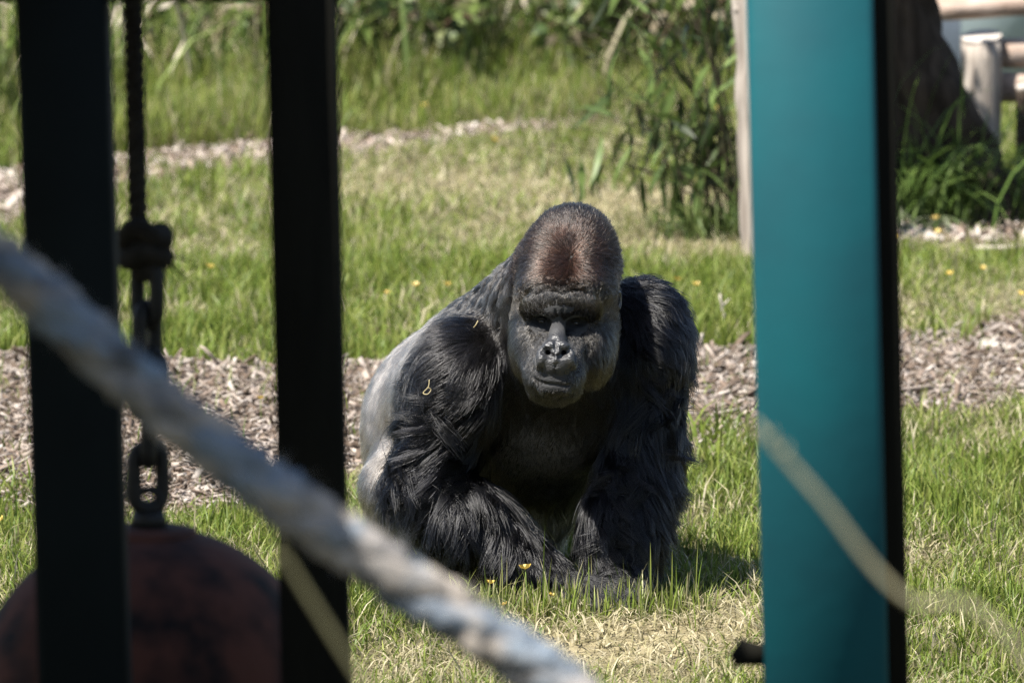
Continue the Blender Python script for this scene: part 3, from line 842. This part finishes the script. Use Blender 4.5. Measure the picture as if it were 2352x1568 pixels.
# skin material: dark leather, glossier on the face
ms = bpy.data.materials.new('gorilla_skin'); ms.use_nodes = True; n_ = ms.node_tree; bs = n_.nodes['Principled BSDF']
at_ = n_.nodes.new('ShaderNodeAttribute'); at_.attribute_name = 'col'; n_.links.new(at_.outputs['Color'], bs.inputs['Base Color'])
br_ = n_.nodes.new('ShaderNodeAttribute'); br_.attribute_name = 'furred'
mr_ = n_.nodes.new('ShaderNodeMapRange'); mr_.inputs['To Min'].default_value = .36; mr_.inputs['To Max'].default_value = .95
bs.inputs['Specular IOR Level'].default_value = .9
n_.links.new(br_.outputs['Fac'], mr_.inputs['Value']); n_.links.new(mr_.outputs[0], bs.inputs['Roughness'])
tc = n_.nodes.new('ShaderNodeTexCoord'); vo = n_.nodes.new('ShaderNodeTexVoronoi'); vo.inputs['Scale'].default_value = 260
nz1 = n_.nodes.new('ShaderNodeTexNoise'); nz1.inputs['Scale'].default_value = 110; nz1.inputs['Detail'].default_value = 6
mpn = n_.nodes.new('ShaderNodeMapping'); mpn.inputs['Scale'].default_value = (.6, 1, 1.5)
n_.links.new(tc.outputs['Object'], mpn.inputs[0]); n_.links.new(mpn.outputs[0], vo.inputs['Vector']); n_.links.new(mpn.outputs[0], nz1.inputs['Vector'])
ad = n_.nodes.new('ShaderNodeMath'); ad.operation = 'ADD'; n_.links.new(vo.outputs['Distance'], ad.inputs[0]); n_.links.new(nz1.outputs['Fac'], ad.inputs[1])
bp = n_.nodes.new('ShaderNodeBump'); bp.inputs['Strength'].default_value = .45; bp.inputs['Distance'].default_value = .004
n_.links.new(ad.outputs[0], bp.inputs['Height']); n_.links.new(bp.outputs[0], bs.inputs['Normal'])
gor = mesh_np('gorilla', GV, GQ, ms, None, skin, True)
fa_ = gor.data.attributes.new('furred', 'FLOAT', 'POINT'); fa_.data.foreach_set('value', np.clip(wv @ DT * 1.2, 0, 1).astype(np.float32))
tag(gor, 'silverback gorilla leaning on its knuckles in the grass, looking forward', 'gorilla')

def hair_material():
    m = bpy.data.materials.new('gorilla_fur'); m.use_nodes = True; n = m.node_tree
    n.nodes.remove(n.nodes['Principled BSDF'])
    h = n.nodes.new('ShaderNodeBsdfHairPrincipled'); h.parametrization = 'COLOR'
    a = n.nodes.new('ShaderNodeAttribute'); a.attribute_name = 'hair_color'
    n.links.new(a.outputs['Color'], h.inputs['Color'])
    h.inputs['IOR'].default_value = 1.36; h.inputs['Roughness'].default_value = .20; h.inputs['Radial Roughness'].default_value = .55
    h.inputs['Random Roughness'].default_value = .15
    n.links.new(h.outputs[0], n.nodes['Material Output'].inputs['Surface'])
    return m
def grow(nhair):
    tri = np.concatenate([GQ[:, [0, 1, 2]], GQ[:, [0, 2, 3]]])
    A, B, C = GV[tri[:, 0]], GV[tri[:, 1]], GV[tri[:, 2]]
    nr = np.cross(B - A, C - A); area = np.linalg.norm(nr, axis=1) / 2; nr = norm(nr)
    vn = np.zeros_like(GV)
    for j in range(3): np.add.at(vn, tri[:, j], nr * area[:, None])
    vn = norm(vn)
    den = (wv @ DT)[tri].mean(1)
    vd = norm(CAM - (A + B + C) / 3); facing = np.where((nr * vd).sum(1) > -.3, 1.0, .22)      # thinner on the far side
    cdf = np.cumsum(area * den * facing); cdf /= cdf[-1]
    f = np.searchsorted(cdf, rng.uniform(0, 1, nhair))
    r1 = np.sqrt(rng.uniform(0, 1, nhair)); r2 = rng.uniform(0, 1, nhair)
    ba = np.stack([1 - r1, r1 * (1 - r2), r1 * r2], 1)
    root = (GV[tri[f]] * ba[..., None]).sum(1); N = norm((vn[tri[f]] * ba[..., None]).sum(1))
    wr = coat_weights(root)
    px, py = project(root)
    den_r = wr @ DT
    bare = np.zeros(nhair, bool)
    face = root[:, 1] < -.17
    # bare skin: eye hollows, nose, upper lip
    for cx, cy, rx, ry in ((1243, 742, 27, 21), (1322, 746, 29, 21), (1281, 768, 20, 40), (1276, 815, 42, 40), (1271, 862, 32, 16), (1269, 885, 34, 9), (1284, 712, 34, 9)):
        bare |= face & (((px - cx) / rx) ** 2 + ((py - cy) / ry) ** 2 < 1)
    bare |= rng.uniform(0, 1, nhair) > np.clip(den_r * 3, 0, 1)
    keep = ~bare; root, N, wr, px, py = root[keep], N[keep], wr[keep], px[keep], py[keep]; n = len(root)
    L = (wr @ LT) * np.minimum(rng.lognormal(0, .36, n), 1.7); flow = wr @ FT; col = wr @ CT; lift = wr @ NTL; kl_ = wr @ KT
    # coat pattern: dark arm edge against silver, rusty crown, grey nape
    big = vnoise3(root * 9, 4)[:, None]; mid = vnoise3(root * 26, 5)[:, None]
    flow = norm(flow) + (np.concatenate([vnoise3(root * 11, 6)[:, None], vnoise3(root * 11, 7)[:, None], vnoise3(root * 11, 8)[:, None]], 1) - .5) * .9 \
        + (np.concatenate([vnoise3(root * 38, 9)[:, None], vnoise3(root * 38, 10)[:, None], vnoise3(root * 38, 11)[:, None]], 1) - .5) * .6
    headw = wr[:, NBODY:].sum(1); cell = np.where(headw > .5, .007, .029)[:, None]
    kl_ = np.where(headw > .5, .30, kl_)
    lq = np.floor((root + rng.normal(0, .14, root.shape) * cell) / cell).astype(np.int64) + (headw > .5)[:, None] * 5000
    for a_ in range(3): flow[:, a_] += kl_ * (hash01(lq[:, 0], lq[:, 1], lq[:, 2], np.full(n, 20 + a_)) - .5) * 2.0
    L = L * (1 + kl_ * (hash01(lq[:, 0], lq[:, 1], lq[:, 2], np.full(n, 31)) - .5) * .9)
    cc0 = H(1312, 590, .04); rad_ = root - cc0; rad_[:, 1] *= .3
    cw_ = wr[:, NBODY:NBODY + 3].sum(1)[:, None]; flow = flow * (1 - .75 * cw_) + norm(rad_) * .9 * cw_
    tang = norm(flow - (flow * N).sum(1, keepdims=True) * N)
    d0 = norm(tang * (1 - lift[:, None] * .6) + N * (lift * rng.uniform(.6, 1.5, n))[:, None] + rng.normal(0, .10, (n, 3)))
    rust = np.exp(-((px - 1312) / 98) ** 2 - ((py - 575) / 72) ** 2) * (root[:, 1] < .1) * (root[:, 2] > .75)
    streak = np.exp(-((px - 1300) / 50) ** 2 - ((py - 640) / 28) ** 2) * (root[:, 1] < .1)
    crestw = (wr[:, NBODY] + wr[:, NBODY + 1] + wr[:, NBODY + 2])[:, None]
    dk_ = np.array((.010, .0088, .0076)); rc = np.array((.0225, .0125, .009))
    pat = np.clip((rust + .6 * streak) * (.25 + 1.5 * vnoise3(root * 45, 15)), 0, 1)[:, None]
    low = np.clip((py - 628) / 45, 0, 1)[:, None] * .8; cc_ = dk_ * (1 - pat) + rc * pat
    cc_ = cc_ * (1 - low) + np.array((.0165, .0148, .0128)) * low
    col = col * (1 - crestw) + crestw * cc_
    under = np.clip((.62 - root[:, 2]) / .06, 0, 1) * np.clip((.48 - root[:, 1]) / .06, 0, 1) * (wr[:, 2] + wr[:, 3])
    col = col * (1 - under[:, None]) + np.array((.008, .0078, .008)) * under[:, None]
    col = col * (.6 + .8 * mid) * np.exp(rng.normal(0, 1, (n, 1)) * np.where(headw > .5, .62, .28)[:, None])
    pale = rng.uniform(0, 1, n) < np.where(root[:, 2] > .62, .06 + .12 * (root[:, 1] < .05), .06)
    col[pale] = col[pale] * 2.0 + .008
    S = 6; t = np.linspace(0, 1, S)
    g_ = np.array((0, 0, -1.0))
    bend = tang * .55 + g_ * .32 - N * .22
    short = np.clip(L / .03, .25, 1)[:, None]
    pts = root[:, None] + L[:, None, None] * (t[None, :, None] * d0[:, None] + (t ** 2)[None, :, None] * (bend * .55 * short)[:, None])
    side = norm(np.cross(d0, N)); ph_ = rng.uniform(0, 6.28, n); am_ = rng.normal(0, .07, n) * L
    pts += (am_[:, None] * np.sin(t[None] * rng.uniform(3, 7, (n, 1)) + ph_[:, None]) * t[None])[..., None] * side[:, None]
    pts[:, 0] -= N * .002
    # clumps: hairs of one lock draw together towards their tips
    cs = np.clip(L * .34, .006, .026)
    q = lq
    key = q[:, 0] * 1000003 + q[:, 1] * 10007 + q[:, 2]
    u, inv, cnt = np.unique(key, return_inverse=True, return_counts=True); inv = inv.ravel()
    mean = np.zeros((len(u), S, 3))
    for j in range(3):
        for s_ in range(S):
            mean[:, s_, j] = np.bincount(inv, pts[:, s_, j], len(u)) / cnt
    wgt = (kl_[:, None] * (t[None] ** 1.3))[..., None] * rng.uniform(.6, 1.0, (n, 1, 1))
    pts = pts * (1 - wgt) + mean[inv] * wgt
    lockc = np.random.default_rng(3).lognormal(0, .22, len(u))[inv][:, None] ** np.where(headw > .5, 1.2, 1)[:, None]; col = col * (1 - kl_[:, None] + kl_[:, None] * lockc)
    pts[..., 2] = np.maximum(pts[..., 2], .004)
    hc = bpy.data.hair_curves.new('fur'); hc.add_curves([S] * n)
    hc.attributes['position'].data.foreach_set('vector', pts.astype(np.float32).ravel())
    rad = (np.array((.62, .66, .6, .48, .3, .08)) * .001)[None] * (np.clip(L / .04, .52, 1.35) * np.where(headw > .5, 1.45, 1))[:, None]
    ra = hc.attributes.get('radius') or hc.attributes.new('radius', 'FLOAT', 'POINT')
    ra.data.foreach_set('value', rad.astype(np.float32).ravel())
    ca = hc.attributes.new('hair_color', 'FLOAT_COLOR', 'CURVE')
    c4 = np.ones((n, 4), np.float32); c4[:, :3] = np.clip(col, .002, .8); ca.data.foreach_set('color', c4.ravel())
    hc.materials.append(hair_material())
    ob = bpy.data.objects.new('fur', hc); sc.collection.objects.link(ob); ob.parent = gor
    ob['label'] = 'shaggy black coat with silver rump and rusty crown'
    ob['kind'] = 'stuff'
    return ob
grow(430000)

# eyes
def uv_sphere(mb, c, r, seg=24, rings=14, col=None):
    c = np.array(c); v = [c + np.array((0, 0, r))]
    for i in range(1, rings):
        a = math.pi * i / rings
        for j in range(seg):
            b = 2 * math.pi * j / seg; v.append(c + r * np.array((math.sin(a) * math.cos(b), math.sin(a) * math.sin(b), math.cos(a))))
    v.append(c - np.array((0, 0, r))); q, t = [], []
    for j in range(seg):
        t.append((0, 1 + j, 1 + (j + 1) % seg)); k = 1 + (rings - 2) * seg; t.append((len(v) - 1, k + (j + 1) % seg, k + j))
    for i in range(rings - 2):
        for j in range(seg):
            a = 1 + i * seg; q.append((a + j, a + seg + j, a + seg + (j + 1) % seg, a + (j + 1) % seg))
    mb.add(v, q, t, col); return mb
M_eye = mat('dark_brown_eye', (.010, .006, .004), .2, spec=.6)
M_iris = mat('amber_iris', (.016, .007, .003), .5, spec=.6)
M_pup = mat('pupil', (.002, .002, .002), .1)
for px, py, d in ((1244, 738, skin_d(1243, 738) - .034), (1322, 742, skin_d(1323, 742) - .034)):
    e = uv_sphere(MB(), (0, 0, 0), .0145).build('eye', M_eye, gor, loc=H(px, py, d))
    f = norm(np.array((-.05, -1, .10)))
    for nm, rr, off, mm in (('iris', .0075, .0128, M_iris), ('pupil', .0034, .01335, M_pup)):
        k = MB(); s_ = norm(np.cross(f, (0, 0, 1.0))); u_ = np.cross(s_, f); an = np.linspace(0, 2 * np.pi, 20, endpoint=False)
        ring = f * off + rr * (np.cos(an)[:, None] * s_ + np.sin(an)[:, None] * u_)
        k.add(np.concatenate([ring, [f * (off + .0018)]]), None, [(20, (j + 1) % 20, j) for j in range(20)])
        k.build(nm, mm, e)
    lid = MB(); an = np.linspace(-1.25, 1.25, 14)                         # heavy upper lid
    lid.tube([np.array((math.sin(a) * .0165, -math.cos(a) * .013, .0085 * math.cos(a * .9) + .001)) for a in an], .0042 * np.cos(an * .9) + .001, 8, c=(.014, .013, .013))
    lid.build('eyelid', ms, e, col=True)
ear = MB(); ec = H(1419, 690, -.05)
ear.tube([ec + np.array((.004 * math.cos(a) + .002, .014 * math.cos(a), .022 * math.sin(a))) for a in np.linspace(-2.4, 2.0, 14)], .0055, 8, c=(.018, .016, .016))
ear.build('ear', ms, gor, col=True)

# ------------------------------------------------------------------ climbing frame in the foreground
M_teal = mat('teal_paint', (.006, .072, .086), .6, dark=(.008, .052, .066), scale=2.6, detail=5, spec=.12, bump=.06, bscale=25)
M_teal_shade = mat('shaded_teal_paint', (.0045, .0072, .0075), .8, var=.4, scale=3, spec=.15)  # same teal paint, with the roof's shade put into its colour
M_tar = mat('tarred_timber', (.009, .0085, .006), .9, var=.4, scale=6, stretch=(4, 4, .4), spec=.1, bump=.3)
M_deck = mat('deck_board', (.07, .055, .04), .9, var=.4, scale=5, stretch=(1, 6, 6), spec=.1)
def slab(root, a_bot, a_top, wd, dp, name, m, z0=-.05, z1=3.1, bev=.012, x_off=0, y_off=0):
    """upright timber through two points, from below ground to z1, bevelled edges"""
    O = np.array(root.location); d = (a_top - a_bot) / (a_top[2] - a_bot[2])
    b = a_bot + d * (z0 - a_bot[2]) - O; t = a_bot + d * (z1 - a_bot[2]) - O
    prof = np.array([(-wd / 2 + bev, 0), (wd / 2 - bev, 0), (wd / 2, bev), (wd / 2, dp - bev), (wd / 2 - bev, dp), (-wd / 2 + bev, dp), (-wd / 2, dp - bev), (-wd / 2, bev)])
    v = []
    for p in (b, t):
        for x_, y_ in prof: v.append(p + np.array((x_ + x_off, y_ + y_off, 0)))
    q = [(i, (i + 1) % 8, 8 + (i + 1) % 8, 8 + i) for i in range(8)]
    mb = MB(); mb.add(v, q + [(3, 2, 1, 0), (7, 6, 5, 4), (7, 4, 3, 0)] + [(8, 9, 10, 11), (12, 13, 14, 15), (8, 11, 12, 15)])
    return mb.build(name, m, root, smooth=False)
DP = -6.0
SCP = FD / (10.0 * 1.003)                         # px per metre at the posts
root = empty('climbing_frame', (P(140, 784, DP)[0], DP, 0))
slab(root, P(186, 1500, DP), P(138, 60, DP), 205 / SCP, .17, 'post', M_teal_shade, z1=2.9)
slab(root, P(722, 1500, DP), P(690, 60, DP), 158 / SCP, .17, 'post', M_tar, z1=2.9)
O = np.array(root.location)
zb = P(500, 6, DP)[2]
MB().box((-2.2, .02, zb), (P(784, 6, DP)[0] - O[0], .15, zb + .18)).build('top_beam', M_tar, root, smooth=False)
for k in range(30):                                # out-of-view roof boards over the left bay, stretched sunward to shade it
    x0 = -4.33 + k * .142
    MB().box((x0, -6.6, 2.905), (x0 + .137, .85, 2.94)).build('roof_board', M_deck, root, smooth=False)
for k in range(2):                                 # two short boards added to keep the sun off the second post
    x0 = -.07 + k * .142
    MB().box((x0, -2.4, 2.905), (x0 + .137, .85, 2.94)).build('roof_board', M_deck, root, smooth=False)
for yy in (-6.3, -4.3, -2.2, 0.02):
    MB().box((-4.2, yy, 2.76), (-.07, yy + .1, 2.9)).build('roof_joist', M_tar, root, smooth=False)
for xx, yy in ((-4.1, -4.2), (-4.1, .0), (-1.6, -4.2)):
    MB().box((xx, yy, -.05), (xx + .16, yy + .16, 2.755)).build('post', M_tar, root, smooth=False)
tag(root, 'dark roofed climbing frame on square posts beside the hanging ball', 'climbing frame')

tb_, tt_ = P(1898, 1500, -5.6), P(1863, 60, -5.6); SCP = FD / (10.4 * 1.003)
root = empty('teal_post', (tb_[0], -5.6, 0))
slab(root, tb_, tt_, 288 / SCP, .09, 'front_board', M_teal, z1=2.9)
slab(root, P(1975, 1500, -5.45), P(1942, 60, -5.45), 240 / SCP, .22, 'timber_core', M_tar, z1=2.85, y_off=.06)
O = np.array(root.location); b = MB(); p = P(1712, 1502, -5.55) - O
b.tube([p + np.array((.10, .0, -.004)), p + np.array((.02, 0, 0)), p + np.array((-.012, -.01, .006)), p + np.array((-.02, -.01, .012))], [.02, .02, .026, .014], 12)
b.build('bolt', M_tar, root)
tag(root, 'broad teal painted post backed by dark timber, standing in front of the grey pole', 'post')

# thick twisted rope running down across the frame
def rope_mat(name, base, dark, third, sc1):
    m = mat(name, base, .95, dark=dark, scale=sc1, bump=.6, bscale=70, spec=.1, lo=.38, hi=.58)
    n = m.node_tree; mx0 = [x_ for x_ in n.nodes if x_.type == 'MIX' and x_.blend_type == 'MIX'][0]
    mp_ = [x_ for x_ in n.nodes if x_.type == 'MAPPING'][0]
    ns = n.nodes.new('ShaderNodeTexNoise'); ns.noise_dimensions = '4D'; ns.inputs['W'].default_value = 3.3; ns.inputs['Scale'].default_value = sc1 * .8; n.links.new(mp_.outputs[0], ns.inputs['Vector'])
    r_ = n.nodes.new('ShaderNodeMapRange'); r_.inputs['From Min'].default_value = .5; r_.inputs['From Max'].default_value = .62; n.links.new(ns.outputs['Fac'], r_.inputs['Value'])
    mx = n.nodes.new('ShaderNodeMix'); mx.data_type = 'RGBA'; n.links.new(r_.outputs[0], mx.inputs[0]); n.links.new(mx0.outputs['Result'], mx.inputs['A']); mx.inputs['B'].default_value = (*third, 1)
    n.links.new(mx.outputs['Result'], n.nodes['Principled BSDF'].inputs['Base Color']); return m
M_r1 = rope_mat('rope_cream', (.33, .29, .25), (.12, .115, .11), (.16, .19, .225), 13)
M_r2 = rope_mat('rope_blue', (.165, .195, .235), (.085, .10, .12), (.30, .27, .24), 12)
M_r3 = rope_mat('rope_grey', (.27, .25, .235), (.07, .074, .08), (.16, .20, .245), 14)
RY = -8.7; RS = FD / 7.35
ks = np.array([P(-700, 62, RY + .3), P(-300, 365, RY + .15), P(0, 600, RY + .08), P(300, 868, RY), P(620, 1122, RY), P(850, 1282, RY), P(1080, 1434, RY), P(1310, 1592, RY), P(1600, 1850, RY), P(2100, 2300, RY - .1)])
u = np.linspace(0, len(ks) - 1, 420)
def catmull(ksx, u):
    i = np.clip(u.astype(int), 0, len(ksx) - 2); f = (u - i)[:, None]
    g_ = lambda j: ksx[np.clip(j, 0, len(ksx) - 1)]
    p0, p1, p2, p3 = g_(i - 1), g_(i), g_(i + 1), g_(i + 2)
    return .5 * ((2 * p1) + (-p0 + p2) * f + (2 * p0 - 5 * p1 + 4 * p2 - p3) * f ** 2 + (-p0 + 3 * p1 - 3 * p2 + p3) * f ** 3)
cl = catmull(ks, u); seglen = np.concatenate([[0], np.cumsum(np.linalg.norm(np.diff(cl, axis=0), axis=1))])
tan = norm(np.gradient(cl, axis=0)); s_ = norm(np.cross(tan, (0, 1.0, 0))); o_ = np.cross(s_, tan)
root = empty('twisted_rope', cl[-1])
RO = np.array(cl[-1]); rr = .5 * 132 / RS
for k, mm in enumerate((M_r1, M_r2, M_r1, M_r3)):
    ph = seglen / .36 * 2 * np.pi + k * np.pi / 2
    ph = ph + 1.1 * (vnoise2(seglen * 6, seglen * 0 + k, 77) - .5)
    path = cl + rr * .40 * (np.cos(ph)[:, None] * s_ + np.sin(ph)[:, None] * o_) - RO
    MB().tube(path, rr * .62, 12, wob=.26, seed=k).build('strand', mm, root)
fz = MB(); nf = 1100                                # frayed fibres standing off the rope
i = rng.integers(0, 420, nf); a = rng.uniform(0, 6.28, nf)
nrm = np.cos(a)[:, None] * s_[i] + np.sin(a)[:, None] * o_[i]; p0 = cl[i] + nrm * rr * .9 - RO; L = rng.uniform(.008, .028, nf)[:, None]
d = norm(nrm + rng.normal(0, .6, (nf, 3))); sd = norm(np.cross(d, rng.normal(0, 1, (nf, 3)))) * .0012
v = np.stack([p0 - sd, p0 + sd, p0 + d * L], 1).reshape(-1, 3); fz.add(v, None, np.arange(nf * 3).reshape(-1, 3))
tag(fz.build('fibre', M_r1, root), kind='stuff')
tag(root, 'thick frayed twisted rope of cream and blue strands slung diagonally past the ball', 'rope')

# rusty hanging ball, its chain and the knotted rope that carries it
BY = -5.35; SB = FD / (10.65 * 1.008)
bc = P(345, 1618, BY); br = 415 / SB
M_ball = mat('rusty_orange_ball', (.078, .027, .017), .85, dark=(.008, .005, .0045), scale=10, bump=.35, bscale=18, spec=.25, lo=.33, hi=.55)
M_iron = mat('dark_iron', (.02, .018, .016), .6, var=.4, scale=40, spec=.3)
root = empty('hanging_ball', bc - np.array((0, 0, br)))
shell = MB(); uv_sphere(shell, (0, 0, br), br, 56, 36); shell.build('shell', M_ball, root)
k = MB(); k.tube([(0, 0, br * 2 - .02), (0, 0, br * 2 - .004), (0, 0, br * 2 + .002)], [.092, .086, .06], 36); k.build('cap_plate', M_ball, root)
k = MB(); k.tube([(0, 0, br * 2 + .004), (0, 0, br * 2 + .03)], [.035, .028], 14)
an = np.linspace(0, 2 * np.pi, 22); k.tube(np.stack([np.cos(an) * .024, an * 0, br * 2 + .045 + np.sin(an) * .024], 1), .008, 8, cap=False); k.build('eyelet', M_iron, root)
tag(root, 'big rusty orange ball with dark blotches hanging from a chain', 'ball')

root = empty('chain', bc + np.array((0, 0, br + .06)))
cz = 0.0
for i in range(5):
    an = np.linspace(0, 2 * np.pi, 26); hw, hl = .027, .030
    x_ = np.cos(an) * hw; z_ = np.sin(an) * hw + np.sign(np.sin(an)) * hl * (np.abs(np.sin(an)) > .05)
    pth = np.stack([x_, x_ * 0, z_ + .028], 1)
    c_, s2 = math.cos(.35 + i * math.pi / 2 * .82), math.sin(.35 + i * math.pi / 2 * .82)
    pth = np.stack([pth[:, 0] * c_, pth[:, 0] * s2, pth[:, 2] + i * .085 + .004], 1)
    MB().tube(pth, 0.0145, 9, cap=False).build('link', M_iron, root)
tag(root, 'heavy dark iron chain linking the ball to the knotted rope', 'chain')

z0 = float(bc[2] + br + .06 + 5 * .085 - .02)
kpx = P(330, 545, BY); root = empty('knotted_rope', (bc[0], bc[1], z0)); O = np.array(root.location)
M_dr = mat('dark_rope', (.035, .030, .024), .95, var=.5, scale=30, bump=.8, bscale=80, spec=.1)
ptop = P(300, -260, BY) - O; pk = P(318, 560, BY) - O
m = MB(); t = np.linspace(0, 1, 60)[:, None]
line1 = pk * t + np.array((.004, 0, 0)) * np.sin(t * 9)
for ph in (0, 2.1, 4.2):
    m.tube(line1 + np.stack([np.cos(t[:, 0] * 40 + ph) * .016, np.sin(t[:, 0] * 40 + ph) * .016, t[:, 0] * 0], 1), .0155, 8)
line2 = pk + (ptop - pk) * t
for ph in (0, 2.1, 4.2):
    m.tube(line2 + np.stack([np.cos(t[:, 0] * 60 + ph) * .010, np.sin(t[:, 0] * 60 + ph) * .010, t[:, 0] * 0], 1), .0098, 8)
m.build('strand', M_dr, root)
m = MB()
a = np.linspace(0, 4.4 * np.pi, 120)
m.tube(np.stack([pk[0] + .034 * np.sin(a) + .012, pk[1] + .034 * np.cos(a), pk[2] + .022 * np.sin(a * .5) + .010 * np.sin(a * 2.2)], 1), .019, 10)
m.build('knot', M_dr, root)
pl = P(215, 560, BY + .35) - O; m = MB()
m.tube([pk, pk * .6 + pl * .4 + np.array((0, 0, -.012)), pl], [.018, .017, .016], 8)
m.build('lashing', M_dr, root); m = MB()
for j in range(14):
    d = np.array((rng.normal(.7, .5), rng.normal(0, .5), rng.normal(-.7, .5))); d /= np.linalg.norm(d); b = pk + np.array((.03, 0, -.02))
    m.tube([b, b + d * .03, b + d * rng.uniform(.04, .075) + np.array((0, 0, -.012))], [.003, .0025, .001], 5)
tag(m.build('frayed_end', M_dr, root), kind='stuff')
tag(root, 'dark frayed rope tied in a big knot above the iron chain', 'rope')

# dry stalks close to the lens
def near_stalk(pts, r0, r1, col, label):
    pts = np.array(pts); b = pts[0]; m = MB()
    m.tube(catmull(pts - b, np.linspace(0, len(pts) - 1, 50)), np.linspace(r0, r1, 50), 8, c=col)
    tp_ = pts[-1] - b; d = norm(pts[-1] - pts[-2])
    for j in range(3):
        q = catmull(pts - b, np.array([len(pts) - 1.5 + j * .2]))[0]; e = norm(d + rng.normal(0, .5, 3))
        m.tube([q, q + e * r1 * 3, q + e * r1 * 5], [r1 * .8, r1, r1 * .3], 5, c=col)
    tag(m.build('dry_stalk', M_stalk, None, col=True, loc=b), label, 'stalk')
near_stalk([(1.1, -10.3, 0), (1.02, -10.25, .8), P(2420, 1600, -10.2), P(2075, 1370, -10.2), P(1890, 1150, -10.2), P(1745, 985, -10.2)], .0050, .0030, (.30, .275, .17), 'pale dry stalk leaning across the teal post')
near_stalk([(-.1, -10.1, 0), (-.12, -10.1, 1.0), P(960, 1760, -10.1), P(830, 1560, -10.1), P(720, 1385, -10.1), P(640, 1255, -10.1)], .0042, .0030, (.16, .15, .08), 'thin olive stalk crossing the black post below the twisted rope')

# ------------------------------------------------------------------ small things
def buttercup():
    root = empty('buttercup', (0, 0, 0)); h = .085; m = MB()
    m.tube([(0, 0, -.005), (.004, 0, h * .5), (.001, 0, h)], [.0016, .0013, .001], 6, c=(.12, .17, .04)); m.build('stem', M_stalk, root, col=True)
    for k in range(5):
        a = k * 2 * math.pi / 5; d = np.array((math.cos(a), math.sin(a), 0)); s = np.array((-d[1], d[0], 0)); z = np.array((0, 0, 1.0)); b = np.array((.001, 0, h))
        v = [b, b + d * .007 + s * .0055 + z * .003, b + d * .007 - s * .0055 + z * .003, b + d * .012 + s * .004 + z * .010, b + d * .012 - s * .004 + z * .010]
        MB().add(v, [(1, 3, 4, 2)], [(0, 1, 2)]).build('petal', M_petal, root)
    return root
M_petal = mat('buttercup_petal', (.66, .47, .11), .45, var=.1, scale=50, trans=.25)
proto = buttercup(); first = True
for px, py, sc_ in ((1122, 1398, 1), (1217, 1392, 1.35), (1180, 1420, .7), (1252, 1402, .7), (965, 250, 1.6), (985, 285, 1.5), (1112, 372, 1.6), (458, 664, 1.4), (960, 700, 1.3), (1012, 702, 1.3), (888, 722, 1.2), (1555, 690, 1.3), (1598, 697, 1.2),
                   (2160, 560, 1.4), (2150, 585, 1.3), (2185, 670, 1.2), (2075, 590, 1.2), (28, 1255, 1.2), (1640, 292, 1.4), (1655, 305, 1.4), (1000, 240, 1.4), (2330, 712, 1.2), (2240, 648, 1.2), (600, 960, 1)):
    b = GND(px, py + 18 * (1 if py > 600 else .6))
    c = proto if first else copy_thing(proto); first = False
    c.location = (b[0], b[1], float(gz(b[:1], b[1:2])[0])); c.scale = (sc_,) * 3; c.rotation_euler = (rng.normal(0, .2), rng.normal(0, .2), rng.uniform(0, 6))
    tag(c, 'small yellow buttercup flower in the grass', 'flower', 'buttercups dotted over the meadow')

M_twig = mat('bleached_twig', (.46, .40, .34), .8, var=.3, scale=30)
def twig(p0, p1, r, label, wig=.01):
    p0, p1 = np.array(p0), np.array(p1); t = np.linspace(0, 1, 9)[:, None]
    q = p0 + (p1 - p0) * t + (rng.uniform(-1, 1, (9, 3)) * wig) - p0; q[:, 2] += .008
    m = MB(); m.tube(q, np.linspace(r, r * .6, 9), 7); m.tube([q[5], q[5] + np.array((.03, .02, .03))], [r * .6, r * .3], 6)
    tag(m.build('twig', M_twig, None, loc=p0), label, 'twig')
a, b = GND(2240, 592), GND(2352, 590); twig(a + (0, 0, .04), b + (.35, 0, .05), .010, 'long bleached twig lying on the grass beside the tree')
a = GND(1668, 755); twig(a, P(1652, 680, a[1]), .006, 'pale dead stalk standing upright in the grass right of the gorilla', .004)
M_straw = mat('straw', (.28, .23, .12), .7, var=.15, scale=80)
def straw_bit(pts, label):
    pts = np.array(pts); b = pts[0]; tag(MB().tube(catmull(pts - b, np.linspace(0, len(pts) - 1, 26)), .0015, 6).build('straw', M_straw, None, loc=b), label, 'straw')
straw_bit([P(986, 872, -.105), P(984, 888, -.11), P(972, 902, -.11), P(982, 905, -.115), P(990, 895, -.11), P(984, 890, -.112)], 'looped bit of straw caught in the fur of the gorilla\'s shoulder')
straw_bit([P(1098, 736, -.1), P(1093, 746, -.105), P(1088, 752, -.10)], 'tiny straight straw stuck in the fur beside the gorilla\'s neck')
